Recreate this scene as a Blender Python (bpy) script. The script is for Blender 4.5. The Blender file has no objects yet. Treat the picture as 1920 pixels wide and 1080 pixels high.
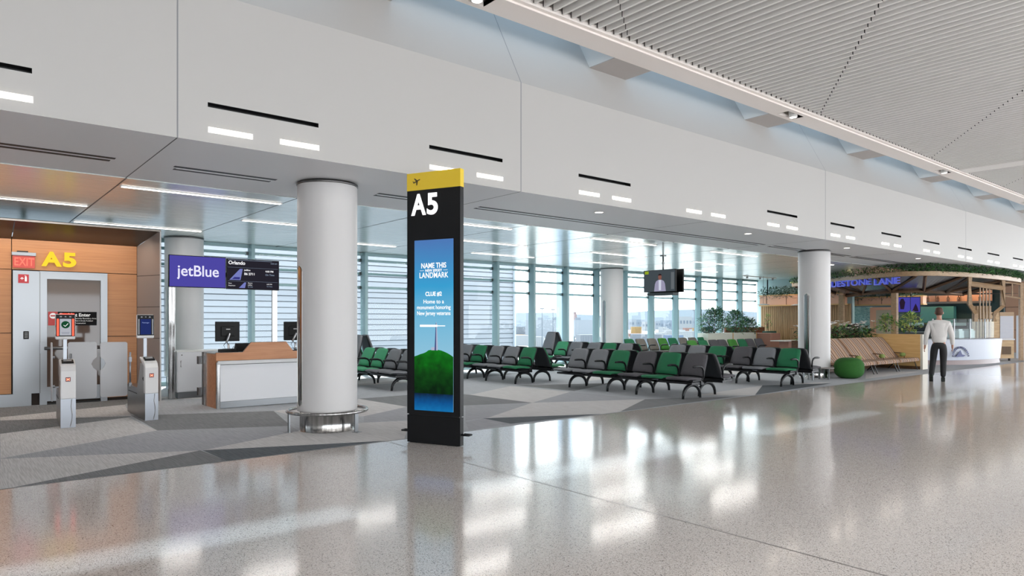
import bpy, math, random
from mathutils import Vector, Matrix
PI = math.pi
R = math.radians
scene = bpy.context.scene
col = scene.collection

EXPOSURE = 0.6
EK = 2 ** -EXPOSURE
# ------------------------------------------------------------------ camera
cam_d = bpy.data.cameras.new('camera')
cam = bpy.data.objects.new('camera', cam_d)
col.objects.link(cam)
cam_d.sensor_width = 36.0
cam_d.lens = 36.0 * 1294.0 / 1920.0
cam_d.shift_y = 63.0 / 1920.0
cam_d.clip_end = 2000
cam.location = (0, 0, 1.5)
cam.rotation_euler = (R(90), 0, R(50.40 - 90))
scene.camera = cam

# ------------------------------------------------------------------ world, sun, exposure
world = bpy.data.worlds.new('world')
scene.world = world
world.use_nodes = True
bg = world.node_tree.nodes['Background']
bg.inputs[0].default_value = (0.89, 0.95, 1.0, 1)
bg.inputs[1].default_value = 4.5
sun_d = bpy.data.lights.new('sun', 'SUN')
sun_d.energy = 7.0
sun_d.angle = R(1.5)
sun_d.color = (1.0, 0.95, 0.88)
sun = bpy.data.objects.new('sun', sun_d)
col.objects.link(sun)
sun.rotation_euler = (R(-27), 0, R(-20))
def area(name, x, y, z, sx, sy, watts, rot=(0, 0, 0), color=(1, 0.97, 0.93), spread=180):
    d = bpy.data.lights.new(name, 'AREA')
    d.shape = 'RECTANGLE'; d.size = sx; d.size_y = sy; d.energy = watts; d.color = color; d.spread = R(spread)
    o = bpy.data.objects.new(name, d)
    col.objects.link(o)
    o.location = (x, y, z); o.rotation_euler = rot
    return o
# unseen fill lights added over the concourse, first row tipped towards the bulkhead
for lx in (-6, 3, 12, 21, 30, 39):
    area('concourse_fill_light', lx, -1.5, 5.7, 7.0, 1.2, 66, (R(8), 0, 0), spread=170)
for lx in (1, 10, 19, 28):
    area('concourse_fill_light', lx, -6.5, 5.7, 7.0, 1.2, 40, (0, 0, 0))
# the lamps of the three rows of line lights in the gate ceiling
for ly, lxs in ((10.99, (3.1, 7.9, 12.6, 17.25, 21.95)), (13.22, (.7, 5.5, 10.25, 14.9, 19.55)), (15.42, (-1.6, 3.1, 7.8, 12.45, 17.1, 21.8))):
    for lx in lxs:
        area('line_lamp', lx, ly, 3.385, 2.2, .07, 13)
area('gate_soffit_lamp', 1.3, 14.45, 3.05, 3.2, .12, 10, (R(20), 0, 0), (1, .86, .7))
scene.view_settings.view_transform = 'Standard'
scene.view_settings.look = 'None'
scene.view_settings.gamma = 1.0
scene.view_settings.use_curve_mapping = False
scene.view_settings.exposure = EXPOSURE

# ------------------------------------------------------------------ helpers
def lin(h):
    h = h.lstrip('#')
    v = [int(h[i:i + 2], 16) / 255 for i in (0, 2, 4)]
    return tuple((c / 12.92 if c <= 0.04045 else ((c + 0.055) / 1.055) ** 2.4) for c in v) + (1.0,)

MATS = {}
def mat(name, color='#808080', rough=0.5, metal=0.0, emit=None, es=1.0, coat=0.0, spec=0.5, noise=0.0, nscale=20.0, bump=0.0, bscale=60.0, stretch=(1, 1, 1), mix=None):
    """Principled material with optional procedural colour variation and bump."""
    if name in MATS:
        return MATS[name]
    m = bpy.data.materials.new(name)
    m.use_nodes = True
    nt = m.node_tree
    p = nt.nodes['Principled BSDF']
    c = lin(color)
    p.inputs['Base Color'].default_value = c
    p.inputs['Roughness'].default_value = rough
    p.inputs['Metallic'].default_value = metal
    p.inputs['Coat Weight'].default_value = coat
    p.inputs['Specular IOR Level'].default_value = spec
    if emit:
        p.inputs['Emission Color'].default_value = lin(emit)
        p.inputs['Emission Strength'].default_value = es * EK
    tc = mp = None
    if noise or bump or mix:
        tc = nt.nodes.new('ShaderNodeTexCoord')
        mp = nt.nodes.new('ShaderNodeMapping')
        mp.inputs['Scale'].default_value = stretch
        nt.links.new(tc.outputs['Object'], mp.inputs['Vector'])
    if noise or mix:
        n = nt.nodes.new('ShaderNodeTexNoise')
        n.inputs['Scale'].default_value = nscale
        n.inputs['Detail'].default_value = 4
        nt.links.new(mp.outputs['Vector'], n.inputs['Vector'])
        r = nt.nodes.new('ShaderNodeValToRGB')
        c2 = lin(mix) if mix else c
        k = noise
        r.color_ramp.elements[0].position = 0.3
        r.color_ramp.elements[1].position = 0.7
        r.color_ramp.elements[0].color = tuple(max(0, q * (1 - k)) for q in c[:3]) + (1,)
        r.color_ramp.elements[1].color = tuple(min(1, q * (1 + k)) for q in c2[:3]) + (1,)
        nt.links.new(n.outputs['Fac'], r.inputs['Fac'])
        nt.links.new(r.outputs['Color'], p.inputs['Base Color'])
    if bump:
        n = nt.nodes.new('ShaderNodeTexNoise')
        n.inputs['Scale'].default_value = bscale
        nt.links.new(mp.outputs['Vector'], n.inputs['Vector'])
        b = nt.nodes.new('ShaderNodeBump')
        b.inputs['Strength'].default_value = bump
        b.inputs['Distance'].default_value = 0.01
        nt.links.new(n.outputs['Fac'], b.inputs['Height'])
        nt.links.new(b.outputs['Normal'], p.inputs['Normal'])
    MATS[name] = m
    return m

def glass(name, tint='#e6f4f2', refl=1.0):
    if name in MATS:
        return MATS[name]
    m = bpy.data.materials.new(name)
    m.use_nodes = True
    nt = m.node_tree
    nt.nodes.remove(nt.nodes['Principled BSDF'])
    out = nt.nodes['Material Output']
    t = nt.nodes.new('ShaderNodeBsdfTransparent')
    t.inputs[0].default_value = lin(tint)
    g = nt.nodes.new('ShaderNodeBsdfGlossy')
    g.inputs['Roughness'].default_value = 0.02
    f = nt.nodes.new('ShaderNodeFresnel')
    f.inputs['IOR'].default_value = 1.35
    mm = nt.nodes.new('ShaderNodeMath'); mm.operation = 'MULTIPLY'; mm.inputs[1].default_value = refl
    x = nt.nodes.new('ShaderNodeMixShader')
    nt.links.new(f.outputs[0], mm.inputs[0])
    nt.links.new(mm.outputs[0], x.inputs[0])
    nt.links.new(t.outputs[0], x.inputs[1])
    nt.links.new(g.outputs[0], x.inputs[2])
    nt.links.new(x.outputs[0], out.inputs[0])
    MATS[name] = m
    return m

def emis(name, color, s=1.0):
    if name in MATS:
        return MATS[name]
    m = bpy.data.materials.new(name)
    m.use_nodes = True
    nt = m.node_tree
    nt.nodes.remove(nt.nodes['Principled BSDF'])
    e = nt.nodes.new('ShaderNodeEmission')
    e.inputs[0].default_value = lin(color)
    e.inputs[1].default_value = s * EK
    nt.links.new(e.outputs[0], nt.nodes['Material Output'].inputs[0])
    MATS[name] = m
    return m

class MB:
    """collects shapes, then links them as one mesh object"""
    def __init__(s):
        s.v = []; s.f = []; s.m = []; s.sm = []
    def add(s, verts, faces, mi=0, smooth=False, M=None):
        b = len(s.v)
        for p in verts:
            p = Vector(p)
            if M is not None:
                p = M @ p
            s.v.append(tuple(p))
        for f in faces:
            s.f.append([b + i for i in f]); s.m.append(mi); s.sm.append(smooth)
        return s
    def box(s, x0, x1, y0, y1, z0, z1, mi=0, M=None):
        v = [(x0, y0, z0), (x1, y0, z0), (x1, y1, z0), (x0, y1, z0), (x0, y0, z1), (x1, y0, z1), (x1, y1, z1), (x0, y1, z1)]
        f = [(0, 3, 2, 1), (4, 5, 6, 7), (0, 1, 5, 4), (1, 2, 6, 5), (2, 3, 7, 6), (3, 0, 4, 7)]
        return s.add(v, f, mi, False, M)
    def prism(s, pts, a0, a1, axis='y', mi=0, M=None, smooth=False):
        """pts: 2-D outline; axis y: pts are (x,z); axis x: (y,z); axis z: (x,y)"""
        n = len(pts)
        def P(p, a):
            return {'y': (p[0], a, p[1]), 'x': (a, p[0], p[1]), 'z': (p[0], p[1], a)}[axis]
        v = [P(p, a0) for p in pts] + [P(p, a1) for p in pts]
        f = [[(i), (i + 1) % n, n + (i + 1) % n, n + i] for i in range(n)]
        s.add(v, f, mi, smooth, M)
        b = len(s.v) - 2 * n
        s.f.append([b + i for i in range(n)][::-1]); s.m.append(mi); s.sm.append(False)
        s.f.append([b + n + i for i in range(n)]); s.m.append(mi); s.sm.append(False)
        return s
    def lathe(s, prof, n=32, c=(0, 0, 0), mi=0, smooth=True, a0=0, a1=2 * PI, M=None):
        full = abs(a1 - a0 - 2 * PI) < 1e-6
        k = n if full else n + 1
        v = []
        for i in range(k):
            a = a0 + (a1 - a0) * i / n
            for r, z in prof:
                v.append((c[0] + r * math.cos(a), c[1] + r * math.sin(a), c[2] + z))
        q = len(prof); f = []
        for i in range(n):
            j = (i + 1) % k
            for t in range(q - 1):
                f.append((i * q + t, j * q + t, j * q + t + 1, i * q + t + 1))
        return s.add(v, f, mi, smooth, M)
    def cyl(s, c, r, z0, z1, n=24, mi=0, r1=None, M=None):
        r1 = r if r1 is None else r1
        s.lathe([(r, z0), (r1, z1)], n, c, mi, True, M=M)
        s.add([(c[0] + r * math.cos(2 * PI * i / n), c[1] + r * math.sin(2 * PI * i / n), c[2] + z0) for i in range(n)][::-1], [list(range(n))], mi, False, M)
        s.add([(c[0] + r1 * math.cos(2 * PI * i / n), c[1] + r1 * math.sin(2 * PI * i / n), c[2] + z1) for i in range(n)], [list(range(n))], mi, False, M)
        return s
    def tube(s, path, r, n=10, mi=0, closed=False, M=None, rz=None):
        """round (or flat, rz = second radius) bar along a path"""
        P = [Vector(p) for p in path]; k = len(P); v = []
        up = Vector((0, 0, 1))
        for i, p in enumerate(P):
            if closed:
                t = P[(i + 1) % k] - P[i - 1]
            else:
                t = P[min(i + 1, k - 1)] - P[max(i - 1, 0)]
            t.normalize()
            a = t.cross(up)
            if a.length < 1e-3:
                a = t.cross(Vector((0, 1, 0)))
            a.normalize()
            b = a.cross(t)
            rr = r[i] if isinstance(r, (list, tuple)) else r
            rb = rr if rz is None else rz
            for j in range(n):
                q = 2 * PI * j / n
                v.append(p + a * math.cos(q) * rr + b * math.sin(q) * rb)
        f = []
        for i in range(k if closed else k - 1):
            i2 = (i + 1) % k
            for j in range(n):
                j2 = (j + 1) % n
                f.append((i * n + j, i * n + j2, i2 * n + j2, i2 * n + j))
        if not closed:
            f.append(list(range(n))[::-1]); f.append([(k - 1) * n + j for j in range(n)])
        return s.add(v, f, mi, n > 6, M)
    def build(s, name, mats, parent=None, loc=(0, 0, 0), rot=(0, 0, 0), bevel=0, seg=2, **tags):
        me = bpy.data.meshes.new(name)
        me.from_pydata(s.v, [], s.f)
        if not isinstance(mats, (list, tuple)):
            mats = [mats]
        for m in mats:
            me.materials.append(m)
        me.polygons.foreach_set('material_index', s.m)
        me.polygons.foreach_set('use_smooth', s.sm)
        me.update()
        o = bpy.data.objects.new(name, me)
        col.objects.link(o)
        o.parent = parent
        o.location = loc
        o.rotation_euler = rot
        if bevel:
            b = o.modifiers.new('bevel', 'BEVEL')
            b.width = bevel; b.segments = seg; b.limit_method = 'ANGLE'; b.angle_limit = R(40)
        for k_, v_ in tags.items():
            o[k_] = v_
        return o

def thing(name, label, category, loc=(0, 0, 0), rz=0, group=None):
    o = bpy.data.objects.new(name, None)
    o.empty_display_size = 0.1
    col.objects.link(o)
    o.location = loc
    o.rotation_euler = (0, 0, rz)
    o['label'] = label
    o['category'] = category
    if group:
        o['group'] = group
    return o

def kids(o):
    return [c for c in col.objects if c.parent == o]

def copy_tree(o, parent=None):
    c = o.copy()
    col.objects.link(c)
    if parent is not None:
        c.parent = parent
    for ch in list(o.children):
        copy_tree(ch, c)
    return c

def text(s, size, m, parent=None, loc=(0, 0, 0), rot=(PI / 2, 0, 0), align='LEFT', depth=0.002, off=0.0, sx=1.0, name='lettering', space=1.0, **tags):
    cu = bpy.data.curves.new('t', 'FONT')
    cu.body = s
    cu.size = size
    cu.extrude = depth
    cu.offset = off
    cu.align_x = align
    cu.space_character = space
    tmp = bpy.data.objects.new('t', cu)
    me = bpy.data.meshes.new_from_object(tmp)
    bpy.data.objects.remove(tmp)
    bpy.data.curves.remove(cu)
    me.materials.clear()
    me.materials.append(m)
    for v in me.vertices:
        v.co.x *= sx
    o = bpy.data.objects.new(name, me)
    col.objects.link(o)
    o.parent = parent
    o.location = loc
    o.rotation_euler = rot
    for k_, v_ in tags.items():
        o[k_] = v_
    return o

ORD = ['first', 'second', 'third', 'fourth', 'fifth', 'sixth', 'seventh', 'eighth', 'ninth', 'tenth', 'eleventh', 'twelfth', 'thirteenth', 'fourteenth', 'fifteenth', 'sixteenth', 'seventeenth', 'eighteenth', 'nineteenth', 'twentieth']

# ------------------------------------------------------------------ materials
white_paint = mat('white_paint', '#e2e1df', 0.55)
soffit_paint = mat('soffit_paint', '#e6e6e8', 0.5)
joint_dark = mat('joint_dark', '#3a3a3c', 0.8)
black = mat('black', '#0a0a0b', 0.5)
column_white = mat('column_white', '#c9c7c7', 0.42)
steel = mat('brushed_steel', '#a8a7a6', 0.2, 1.0, bump=0.5, bscale=3, stretch=(9, 9, .15), noise=.3, nscale=2.5)
steel_dark = mat('dark_steel', '#6d6c6c', 0.32, 1.0)
steel_h = mat('satin_steel', '#8b8d90', 0.34, 1.0)
slat_paint = mat('slat_paint', '#ebe8e5', 0.5)
trim_paint = mat('trim_paint', '#f0e7e1', 0.5)
mullion = mat('mullion_metal', '#8aa5a9', 0.4, 0.1)
glass_m = glass('window_glass', '#f3faf9')
glass_clear = glass('clear_glass', '#e8f6f4', .6)
cool_light = emis('lamp_glow', '#fff2e4', 9.0)
line_light = emis('line_lamp_glow', '#fff6ec', 5.0)
black_metal = mat('black_metal', '#17181b', 0.35, 0.4)
black_plastic = mat('black_plastic', '#090a0b', 0.5, spec=.25)
laminate = mat('white_laminate', '#d9dade', 0.4)

def terrazzo():
    m = bpy.data.materials.new('terrazzo')
    m.use_nodes = True
    nt = m.node_tree; N = nt.nodes; L = nt.links
    p = N['Principled BSDF']
    p.inputs['Roughness'].default_value = 0.115
    p.inputs['Specular IOR Level'].default_value = 0.75
    tc = N.new('ShaderNodeTexCoord')
    def vor(sc, lo, hi):
        v = N.new('ShaderNodeTexVoronoi'); v.inputs['Scale'].default_value = sc
        L.new(tc.outputs['Object'], v.inputs['Vector'])
        s = N.new('ShaderNodeSeparateColor')
        L.new(v.outputs['Color'], s.inputs[0])
        r = N.new('ShaderNodeMapRange'); r.inputs[1].default_value = lo; r.inputs[2].default_value = hi
        L.new(s.outputs[0], r.inputs[0])
        return r
    big = N.new('ShaderNodeTexNoise'); big.inputs['Scale'].default_value = 0.7
    L.new(tc.outputs['Object'], big.inputs['Vector'])
    base = N.new('ShaderNodeMixRGB')
    base.inputs[1].default_value = lin('#d2c9c4'); base.inputs[2].default_value = lin('#d8d0cb')
    L.new(big.outputs['Fac'], base.inputs[0])
    a = vor(240, 0.80, 0.84)
    m1 = N.new('ShaderNodeMixRGB'); m1.inputs[2].default_value = lin('#a0978f')
    L.new(a.outputs[0], m1.inputs[0]); L.new(base.outputs[0], m1.inputs[1])
    b = vor(190, 0.90, 0.93)
    m2 = N.new('ShaderNodeMixRGB'); m2.inputs[2].default_value = lin('#e6e3e0')
    L.new(b.outputs[0], m2.inputs[0]); L.new(m1.outputs[0], m2.inputs[1])
    c = vor(170, 0.945, 0.965)
    m3 = N.new('ShaderNodeMixRGB'); m3.inputs[2].default_value = lin('#6a6461')
    L.new(c.outputs[0], m3.inputs[0]); L.new(m2.outputs[0], m3.inputs[1])
    L.new(m3.outputs[0], p.inputs['Base Color'])
    n = N.new('ShaderNodeTexNoise'); n.inputs['Scale'].default_value = 0.9; n.inputs['Detail'].default_value = 3
    L.new(tc.outputs['Object'], n.inputs['Vector'])
    bp = N.new('ShaderNodeBump'); bp.inputs['Strength'].default_value = 0.008; bp.inputs['Distance'].default_value = 0.05
    L.new(n.outputs['Fac'], bp.inputs['Height']); L.new(bp.outputs['Normal'], p.inputs['Normal'])
    return m

def carpet(name, c1, c2, ang):
    m = bpy.data.materials.new(name)
    m.use_nodes = True
    nt = m.node_tree; N = nt.nodes; L = nt.links
    p = N['Principled BSDF']
    p.inputs['Roughness'].default_value = 0.95
    p.inputs['Specular IOR Level'].default_value = 0.1
    tc = N.new('ShaderNodeTexCoord')
    mp = N.new('ShaderNodeMapping')
    mp.inputs['Rotation'].default_value = (0, 0, R(ang))
    mp.inputs['Scale'].default_value = (45, 1.6, 1)
    L.new(tc.outputs['Object'], mp.inputs['Vector'])
    n = N.new('ShaderNodeTexNoise'); n.inputs['Scale'].default_value = 2.0; n.inputs['Detail'].default_value = 5
    L.new(mp.outputs[0], n.inputs['Vector'])
    r = N.new('ShaderNodeValToRGB')
    r.color_ramp.elements[0].position = 0.38; r.color_ramp.elements[1].position = 0.62
    r.color_ramp.elements[0].color = lin(c1); r.color_ramp.elements[1].color = lin(c2)
    L.new(n.outputs['Fac'], r.inputs['Fac'])
    L.new(r.outputs[0], p.inputs['Base Color'])
    return m

def wood(name, c1, c2, rough=0.45, scale=(1.0, 12, 12)):
    m = bpy.data.materials.new(name)
    m.use_nodes = True
    nt = m.node_tree; N = nt.nodes; L = nt.links
    p = N['Principled BSDF']
    p.inputs['Roughness'].default_value = rough
    tc = N.new('ShaderNodeTexCoord')
    mp = N.new('ShaderNodeMapping'); mp.inputs['Scale'].default_value = scale
    L.new(tc.outputs['Object'], mp.inputs['Vector'])
    n = N.new('ShaderNodeTexNoise'); n.inputs['Scale'].default_value = 1.5; n.inputs['Detail'].default_value = 6; n.inputs['Distortion'].default_value = 0.6
    L.new(mp.outputs[0], n.inputs['Vector'])
    r = N.new('ShaderNodeValToRGB')
    r.color_ramp.elements[0].position = 0.32; r.color_ramp.elements[1].position = 0.68
    r.color_ramp.elements[0].color = lin(c1); r.color_ramp.elements[1].color = lin(c2)
    L.new(n.outputs['Fac'], r.inputs['Fac'])
    L.new(r.outputs[0], p.inputs['Base Color'])
    return m

wood_panel = wood('oak_panel', '#ac7448', '#bb8253', scale=(1.0, 18, 30))
wood_desk = wood('oak_desk', '#a86f48', '#bf8760')
wood_light = wood('light_wood', '#a98a63', '#c4a67c')
wood_ply = wood('ply_wood', '#c79d63', '#d8b27a', scale=(1, 1, 14))
wood_dark = wood('dark_wood', '#4f3826', '#6b4c33')

# ------------------------------------------------------------------ floor and carpet
ZS = 3.42      # gate ceiling height
YB = 7.77      # bulkhead face
YW = 17.5      # window wall
fl = MB().add([(-14, -12, 0), (60, -12, 0), (60, 7.75, 0), (-14, 7.75, 0)], [(0, 1, 2, 3)])
fl.add([(4.29, -12, 0.0012), (4.302, -12, 0.0012), (4.302, 7.66, 0.0012), (4.29, 7.66, 0.0012)], [(0, 1, 2, 3)], 1)
for sx in (-5.1, 13.7, 23.1, 32.5):
    fl.add([(sx, -12, 0.0012), (sx + .012, -12, 0.0012), (sx + .012, 7.66, 0.0012), (sx, 7.66, 0.0012)], [(0, 1, 2, 3)], 1)
fl.build('floor', [terrazzo(), mat('floor_joint', '#8a8482', 0.4)], kind='structure')

c_l = carpet('carpet_light', '#bdbbbb', '#d5d3d3', 35)
c_m = carpet('carpet_mid', '#9fa0a6', '#b1b2b7', 35)
c_d = carpet('carpet_dark', '#7d7e80', '#8d8e91', -30)
c_k = carpet('carpet_charcoal', '#5e6367', '#6d7277', 15)
c_b = carpet('carpet_base', '#a8abb0', '#babdc2', -25)
cp = MB().add([(-14, 7.66, 0.002), (60, 7.66, 0.002), (60, YW, 0.002), (-14, YW, 0.002)], [(0, 1, 2, 3)], 0)
polys = [
('L',[(0.61, 11.44), (1.29, 11.72), (2.25, 12.13), (2.29, 10.42), (0.5, 9.39)]),
('L',[(0.71, 13.41), (2.55, 14.04), (2.33, 12.31), (0.69, 12.98)]),
('L',[(0.5, 9.35), (2.32, 8.49), (0.5, 7.67), (0.4, 7.67)]),
('L',[(2.34, 8.47), (3.69, 9.11), (4.82, 9.27), (5.47, 9.02), (4.56, 7.67), (4.29, 7.67)]),
('L',[(4.29, 11.45), (5.09, 11.63), (4.31, 10.75)]),
('L',[(6.24, 12.21), (6.31, 10.52), (5.15, 9.9), (4.82, 10.01)]),
('L',[(8.33, 11.42), (10.2, 12.38), (10.33, 10.54), (8.4, 9.57)]),
('L',[(8.4, 9.57), (10.45, 8.61), (8.71, 7.7), (8.25, 7.68), (6.52, 8.52)]),
('L',[(11.73, 8.42), (14.84, 8.72), (17.09, 8.16), (12.78, 7.68)]),
('L',[(-3.5, 12.0), (-0.5, 13.1), (0.4, 11.3), (0.3, 9.6)]),
('L',[(-3, 7.7), (-0.6, 9.0), (0.3, 7.7)]),
('L',[(3.0, 14.9), (5.6, 15.6), (6.4, 14.2), (4.5, 13.6)]),
('L',[(6.9, 14.8), (8.7, 16.6), (10.2, 14.6)]), ('L',[(12.6, 12.2), (14.4, 14.6), (15.4, 12.4)]),
('L',[(16.4, 11.8), (18.2, 10.6), (19.4, 12.9)]), ('L',[(13.0, 16.8), (16.8, 15.2), (17.6, 17.2)]),
('L',[(18.6, 8.0), (21.4, 9.2), (22.6, 8.1)]),
('M',[(0.5, 9.35), (2.29, 10.42), (3.87, 9.65), (3.78, 9.16), (2.34, 8.47)]),
('M',[(5.15, 9.9), (6.31, 10.52), (5.78, 9.06), (4.82, 9.27)]),
('M',[(7.24, 10.06), (8.4, 9.57), (6.6, 8.54), (6.11, 8.49)]),
('M',[(8.4, 9.57), (10.33, 10.54), (10.45, 8.61)]),
('M',[(6.01, 8.35), (6.45, 8.51), (6.43, 7.8), (5.61, 7.71)]),
('D',[(0.69, 12.98), (2.32, 12.24), (2.25, 12.13), (0.61, 11.44), (-0.9, 12.9)]),
('D',[(2.29, 10.42), (3.87, 9.65), (4.29, 11.45), (2.71, 12.15), (2.33, 12.31)]),
('D',[(0.5, 7.67), (2.32, 8.49), (2.37, 7.67)]),
('D',[(6.24, 12.21), (7.32, 12.2), (6.31, 10.52)]),
('D',[(8.33, 11.42), (8.4, 9.57), (6.91, 10.13), (8.2, 12.02)]),
('D',[(10.45, 8.61), (12.3, 7.75), (8.71, 7.7)]),
('D',[(-0.5, 14.9), (2.9, 14.9), (2.55, 14.04), (0.71, 13.41)]),
('D',[(10.4, 12.4), (10.5, 10.6), (12.6, 11.4)]), ('D',[(13.6, 10.4), (14.6, 12.2), (16.2, 10.9)]),
('D',[(10.9, 16.9), (12.9, 15.2), (10.4, 14.7)]), ('D',[(19.6, 11.2), (22.6, 11.9), (22.4, 13.8)]),
('K',[(2.34, 8.47), (4.29, 7.68), (2.37, 7.67)]),
('K',[(6.45, 8.51), (8.25, 7.68), (6.43, 7.8)]),
('K',[(14.83, 8.72), (12.78, 7.68), (16.64, 7.95)]),
]
for i, (k, pl) in enumerate(polys):
    z = 0.003 + 0.00005 * i
    cp.add([(x, y, z) for x, y in pl], [list(range(len(pl)))], {'L': 1, 'M': 2, 'D': 3, 'K': 4}[k])
cp.build('floor_carpet', [c_b, c_l, c_m, c_d, c_k], kind='structure')

# ------------------------------------------------------------------ bulkhead
JB = [-7.5, 1.9, 6.6, 15.95, 25.3, 34.8]
JX = [-12.2, -7.5, -2.8, 1.9, 6.6, 11.3, 15.95, 20.65, 25.4, 30.1, 34.8, 39.5]
bk = MB()
MX = [2.2 + 2.8 * k for k in range(-3, 12)]          # wall light modules, 1.25 long
X0, X1 = -14, 44
# face with recesses for the slots: horizontal strips
ZTOP = 5.03
def vface(b, x0, x1, z0, z1, y, mi=0):
    b.add([(x0, y, z0), (x1, y, z0), (x1, y, z1), (x0, y, z1)], [(0, 1, 2, 3)], mi)
slots = [(m, m + 1.25) for i, m in enumerate(MX) if i != 6]
xs = X0
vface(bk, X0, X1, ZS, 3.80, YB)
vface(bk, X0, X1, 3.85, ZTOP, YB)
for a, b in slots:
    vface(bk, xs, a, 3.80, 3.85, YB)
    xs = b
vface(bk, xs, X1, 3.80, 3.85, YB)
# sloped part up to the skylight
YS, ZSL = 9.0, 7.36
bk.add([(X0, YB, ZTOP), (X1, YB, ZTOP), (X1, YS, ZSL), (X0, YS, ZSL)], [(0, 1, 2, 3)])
# joints
for x in JB:
    bk.box(x - .007, x + .007, YB - .0015, YB + .01, ZS, ZTOP, 1)
    bk.add([(x - .006, YB - .002, ZTOP), (x + .006, YB - .002, ZTOP), (x + .006, YS - .002, ZSL), (x - .006, YS - .002, ZSL)], [(0, 1, 2, 3)], 1)
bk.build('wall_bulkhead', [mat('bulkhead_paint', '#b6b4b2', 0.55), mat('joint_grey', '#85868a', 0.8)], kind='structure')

n = 0
for a, b in slots:
    s = MB()
    y0 = YB
    s.add([(a, y0, 3.80), (b, y0, 3.80), (b, y0 + .12, 3.80), (a, y0 + .12, 3.80)], [(3, 2, 1, 0)])
    s.add([(a, y0, 3.85), (b, y0, 3.85), (b, y0 + .12, 3.85), (a, y0 + .12, 3.85)], [(0, 1, 2, 3)])
    s.add([(a, y0 + .12, 3.8), (b, y0 + .12, 3.8), (b, y0 + .12, 3.85), (a, y0 + .12, 3.85)], [(0, 1, 2, 3)])
    s.add([(a, y0, 3.8), (a, y0 + .12, 3.8), (a, y0 + .12, 3.85), (a, y0, 3.85)], [(0, 1, 2, 3)])
    s.add([(b, y0, 3.8), (b, y0 + .12, 3.8), (b, y0 + .12, 3.85), (b, y0, 3.85)], [(0, 1, 2, 3)])
    n += 1
    s.build('air_slot', black, label='black air slot in the white bulkhead, %s slot counted from the left end' % ORD[n - 1], category='air vent', group='black air slots along the bulkhead')

lamp_cells = MB()
for i, m in enumerate(MX):
    for j, (a, b) in enumerate([(0, .48), (.78, 1.26)]):
        t = thing('wall_light', 'bright rectangular light on the bulkhead, %s lamp of the %s pair from the left' % (('left', 'right')[j], ORD[i]), 'light', (m + a, YB, 3.525), 0, 'rectangular lights in pairs along the bulkhead')
        f = MB()
        L = b - a
        f.box(0, L, -.004, .003, 0, .066)
        f.build('housing', white_paint, t)
        g = MB()
        k = 8
        for q in range(k):
            x0 = .008 + q * (L - .016) / k
            g.box(x0 + .004, x0 + (L - .016) / k - .004, -.010, -.003, .009, .057)
        g.build('lens', cool_light, t)

# ------------------------------------------------------------------ gate ceiling
cl = MB()
cl.add([(X0, YB, ZS), (X1, YB, ZS), (X1, 10.35, ZS), (X0, 10.35, ZS)], [(3, 2, 1, 0)], 0)
cl.add([(X0, 10.35, ZS + .004), (X1, 10.35, ZS + .004), (X1, YW + .4, ZS + .004), (X0, YW + .4, ZS + .004)], [(3, 2, 1, 0)], 1)
# linear metal planks: narrow proud strips running along the hall
y = 10.36
while y < 17.15:
    cl.box(X0, X1, y + .003, y + .335, ZS - .012, ZS + .004, 1)
    y += .34
for i, x in enumerate(JX):
    cl.box(x - .006, x + .006, YB + .01, 10.35, ZS - .001, ZS + .01, 2)
    cl.box(x - .008, x + .008, 10.35, YW, ZS - .014, ZS, 2)
    if i < len(JX) - 1:
        xm = (x + JX[i + 1]) / 2
        cl.box(xm - .006, xm + .006, 10.35, YW, ZS - .014, ZS, 2)
metal_ceiling = mat('ceiling_metal', '#e8eeec', 0.2, 0.4, bump=0.08, bscale=3, stretch=(0.4, 3, 1))
cl.build('ceiling_gate', [soffit_paint, metal_ceiling, mat('joint_mid', '#5b5b5d', 0.7)], kind='structure')

# recessed double air slots in the soffit
vs = [(-1.9, -0.9), (0.0 - 1.0, 1.58), (2.22, 3.50), (5.04, 6.3), (6.93, 15.8), (16.25, 17.8), (19.2, 20.45), (20.8, 26.5)]
vs = vs[1:]
for i, (a, b) in enumerate(vs):
    t = thing('ceiling_diffuser', 'double-slot black linear air diffuser in the grey soffit, %s from the left' % ORD[i], 'air vent', (a, 9.2, ZS), 0, 'linear diffusers in the soffit')
    s = MB()
    s.box(0, b - a, 0, .075, -.004, .002)
    s.box(0.03, b - a - .03,   .16, .235, -.004, .002)
    s.build('slot', black, t)
    if i in (1, 2, 3, 4):
        line = MB().box(.05, b - a - .05, .076, .159, -.004, .001)
        line.build('strip', [mat('bright_strip', '#fbfdff', 0.5)] , t)
for i, (x, y) in enumerate([(8.9, 8.36), (13.57, 8.32), (18.2, 8.3), (22.9, 8.3)]):
    t = thing('recessed_downlight', 'small round recessed downlight in the soffit edge, %s from the left' % ORD[i], 'light', (x, y, ZS), 0, 'small downlights in the soffit')
    MB().lathe([(.10, -.004), (.075, -.006), (.075, .0)], 24).build('trim_ring', white_paint, t)
    MB().cyl((0, 0, 0), .075, -.003, 0, 24).build('lens', line_light, t)

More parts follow.
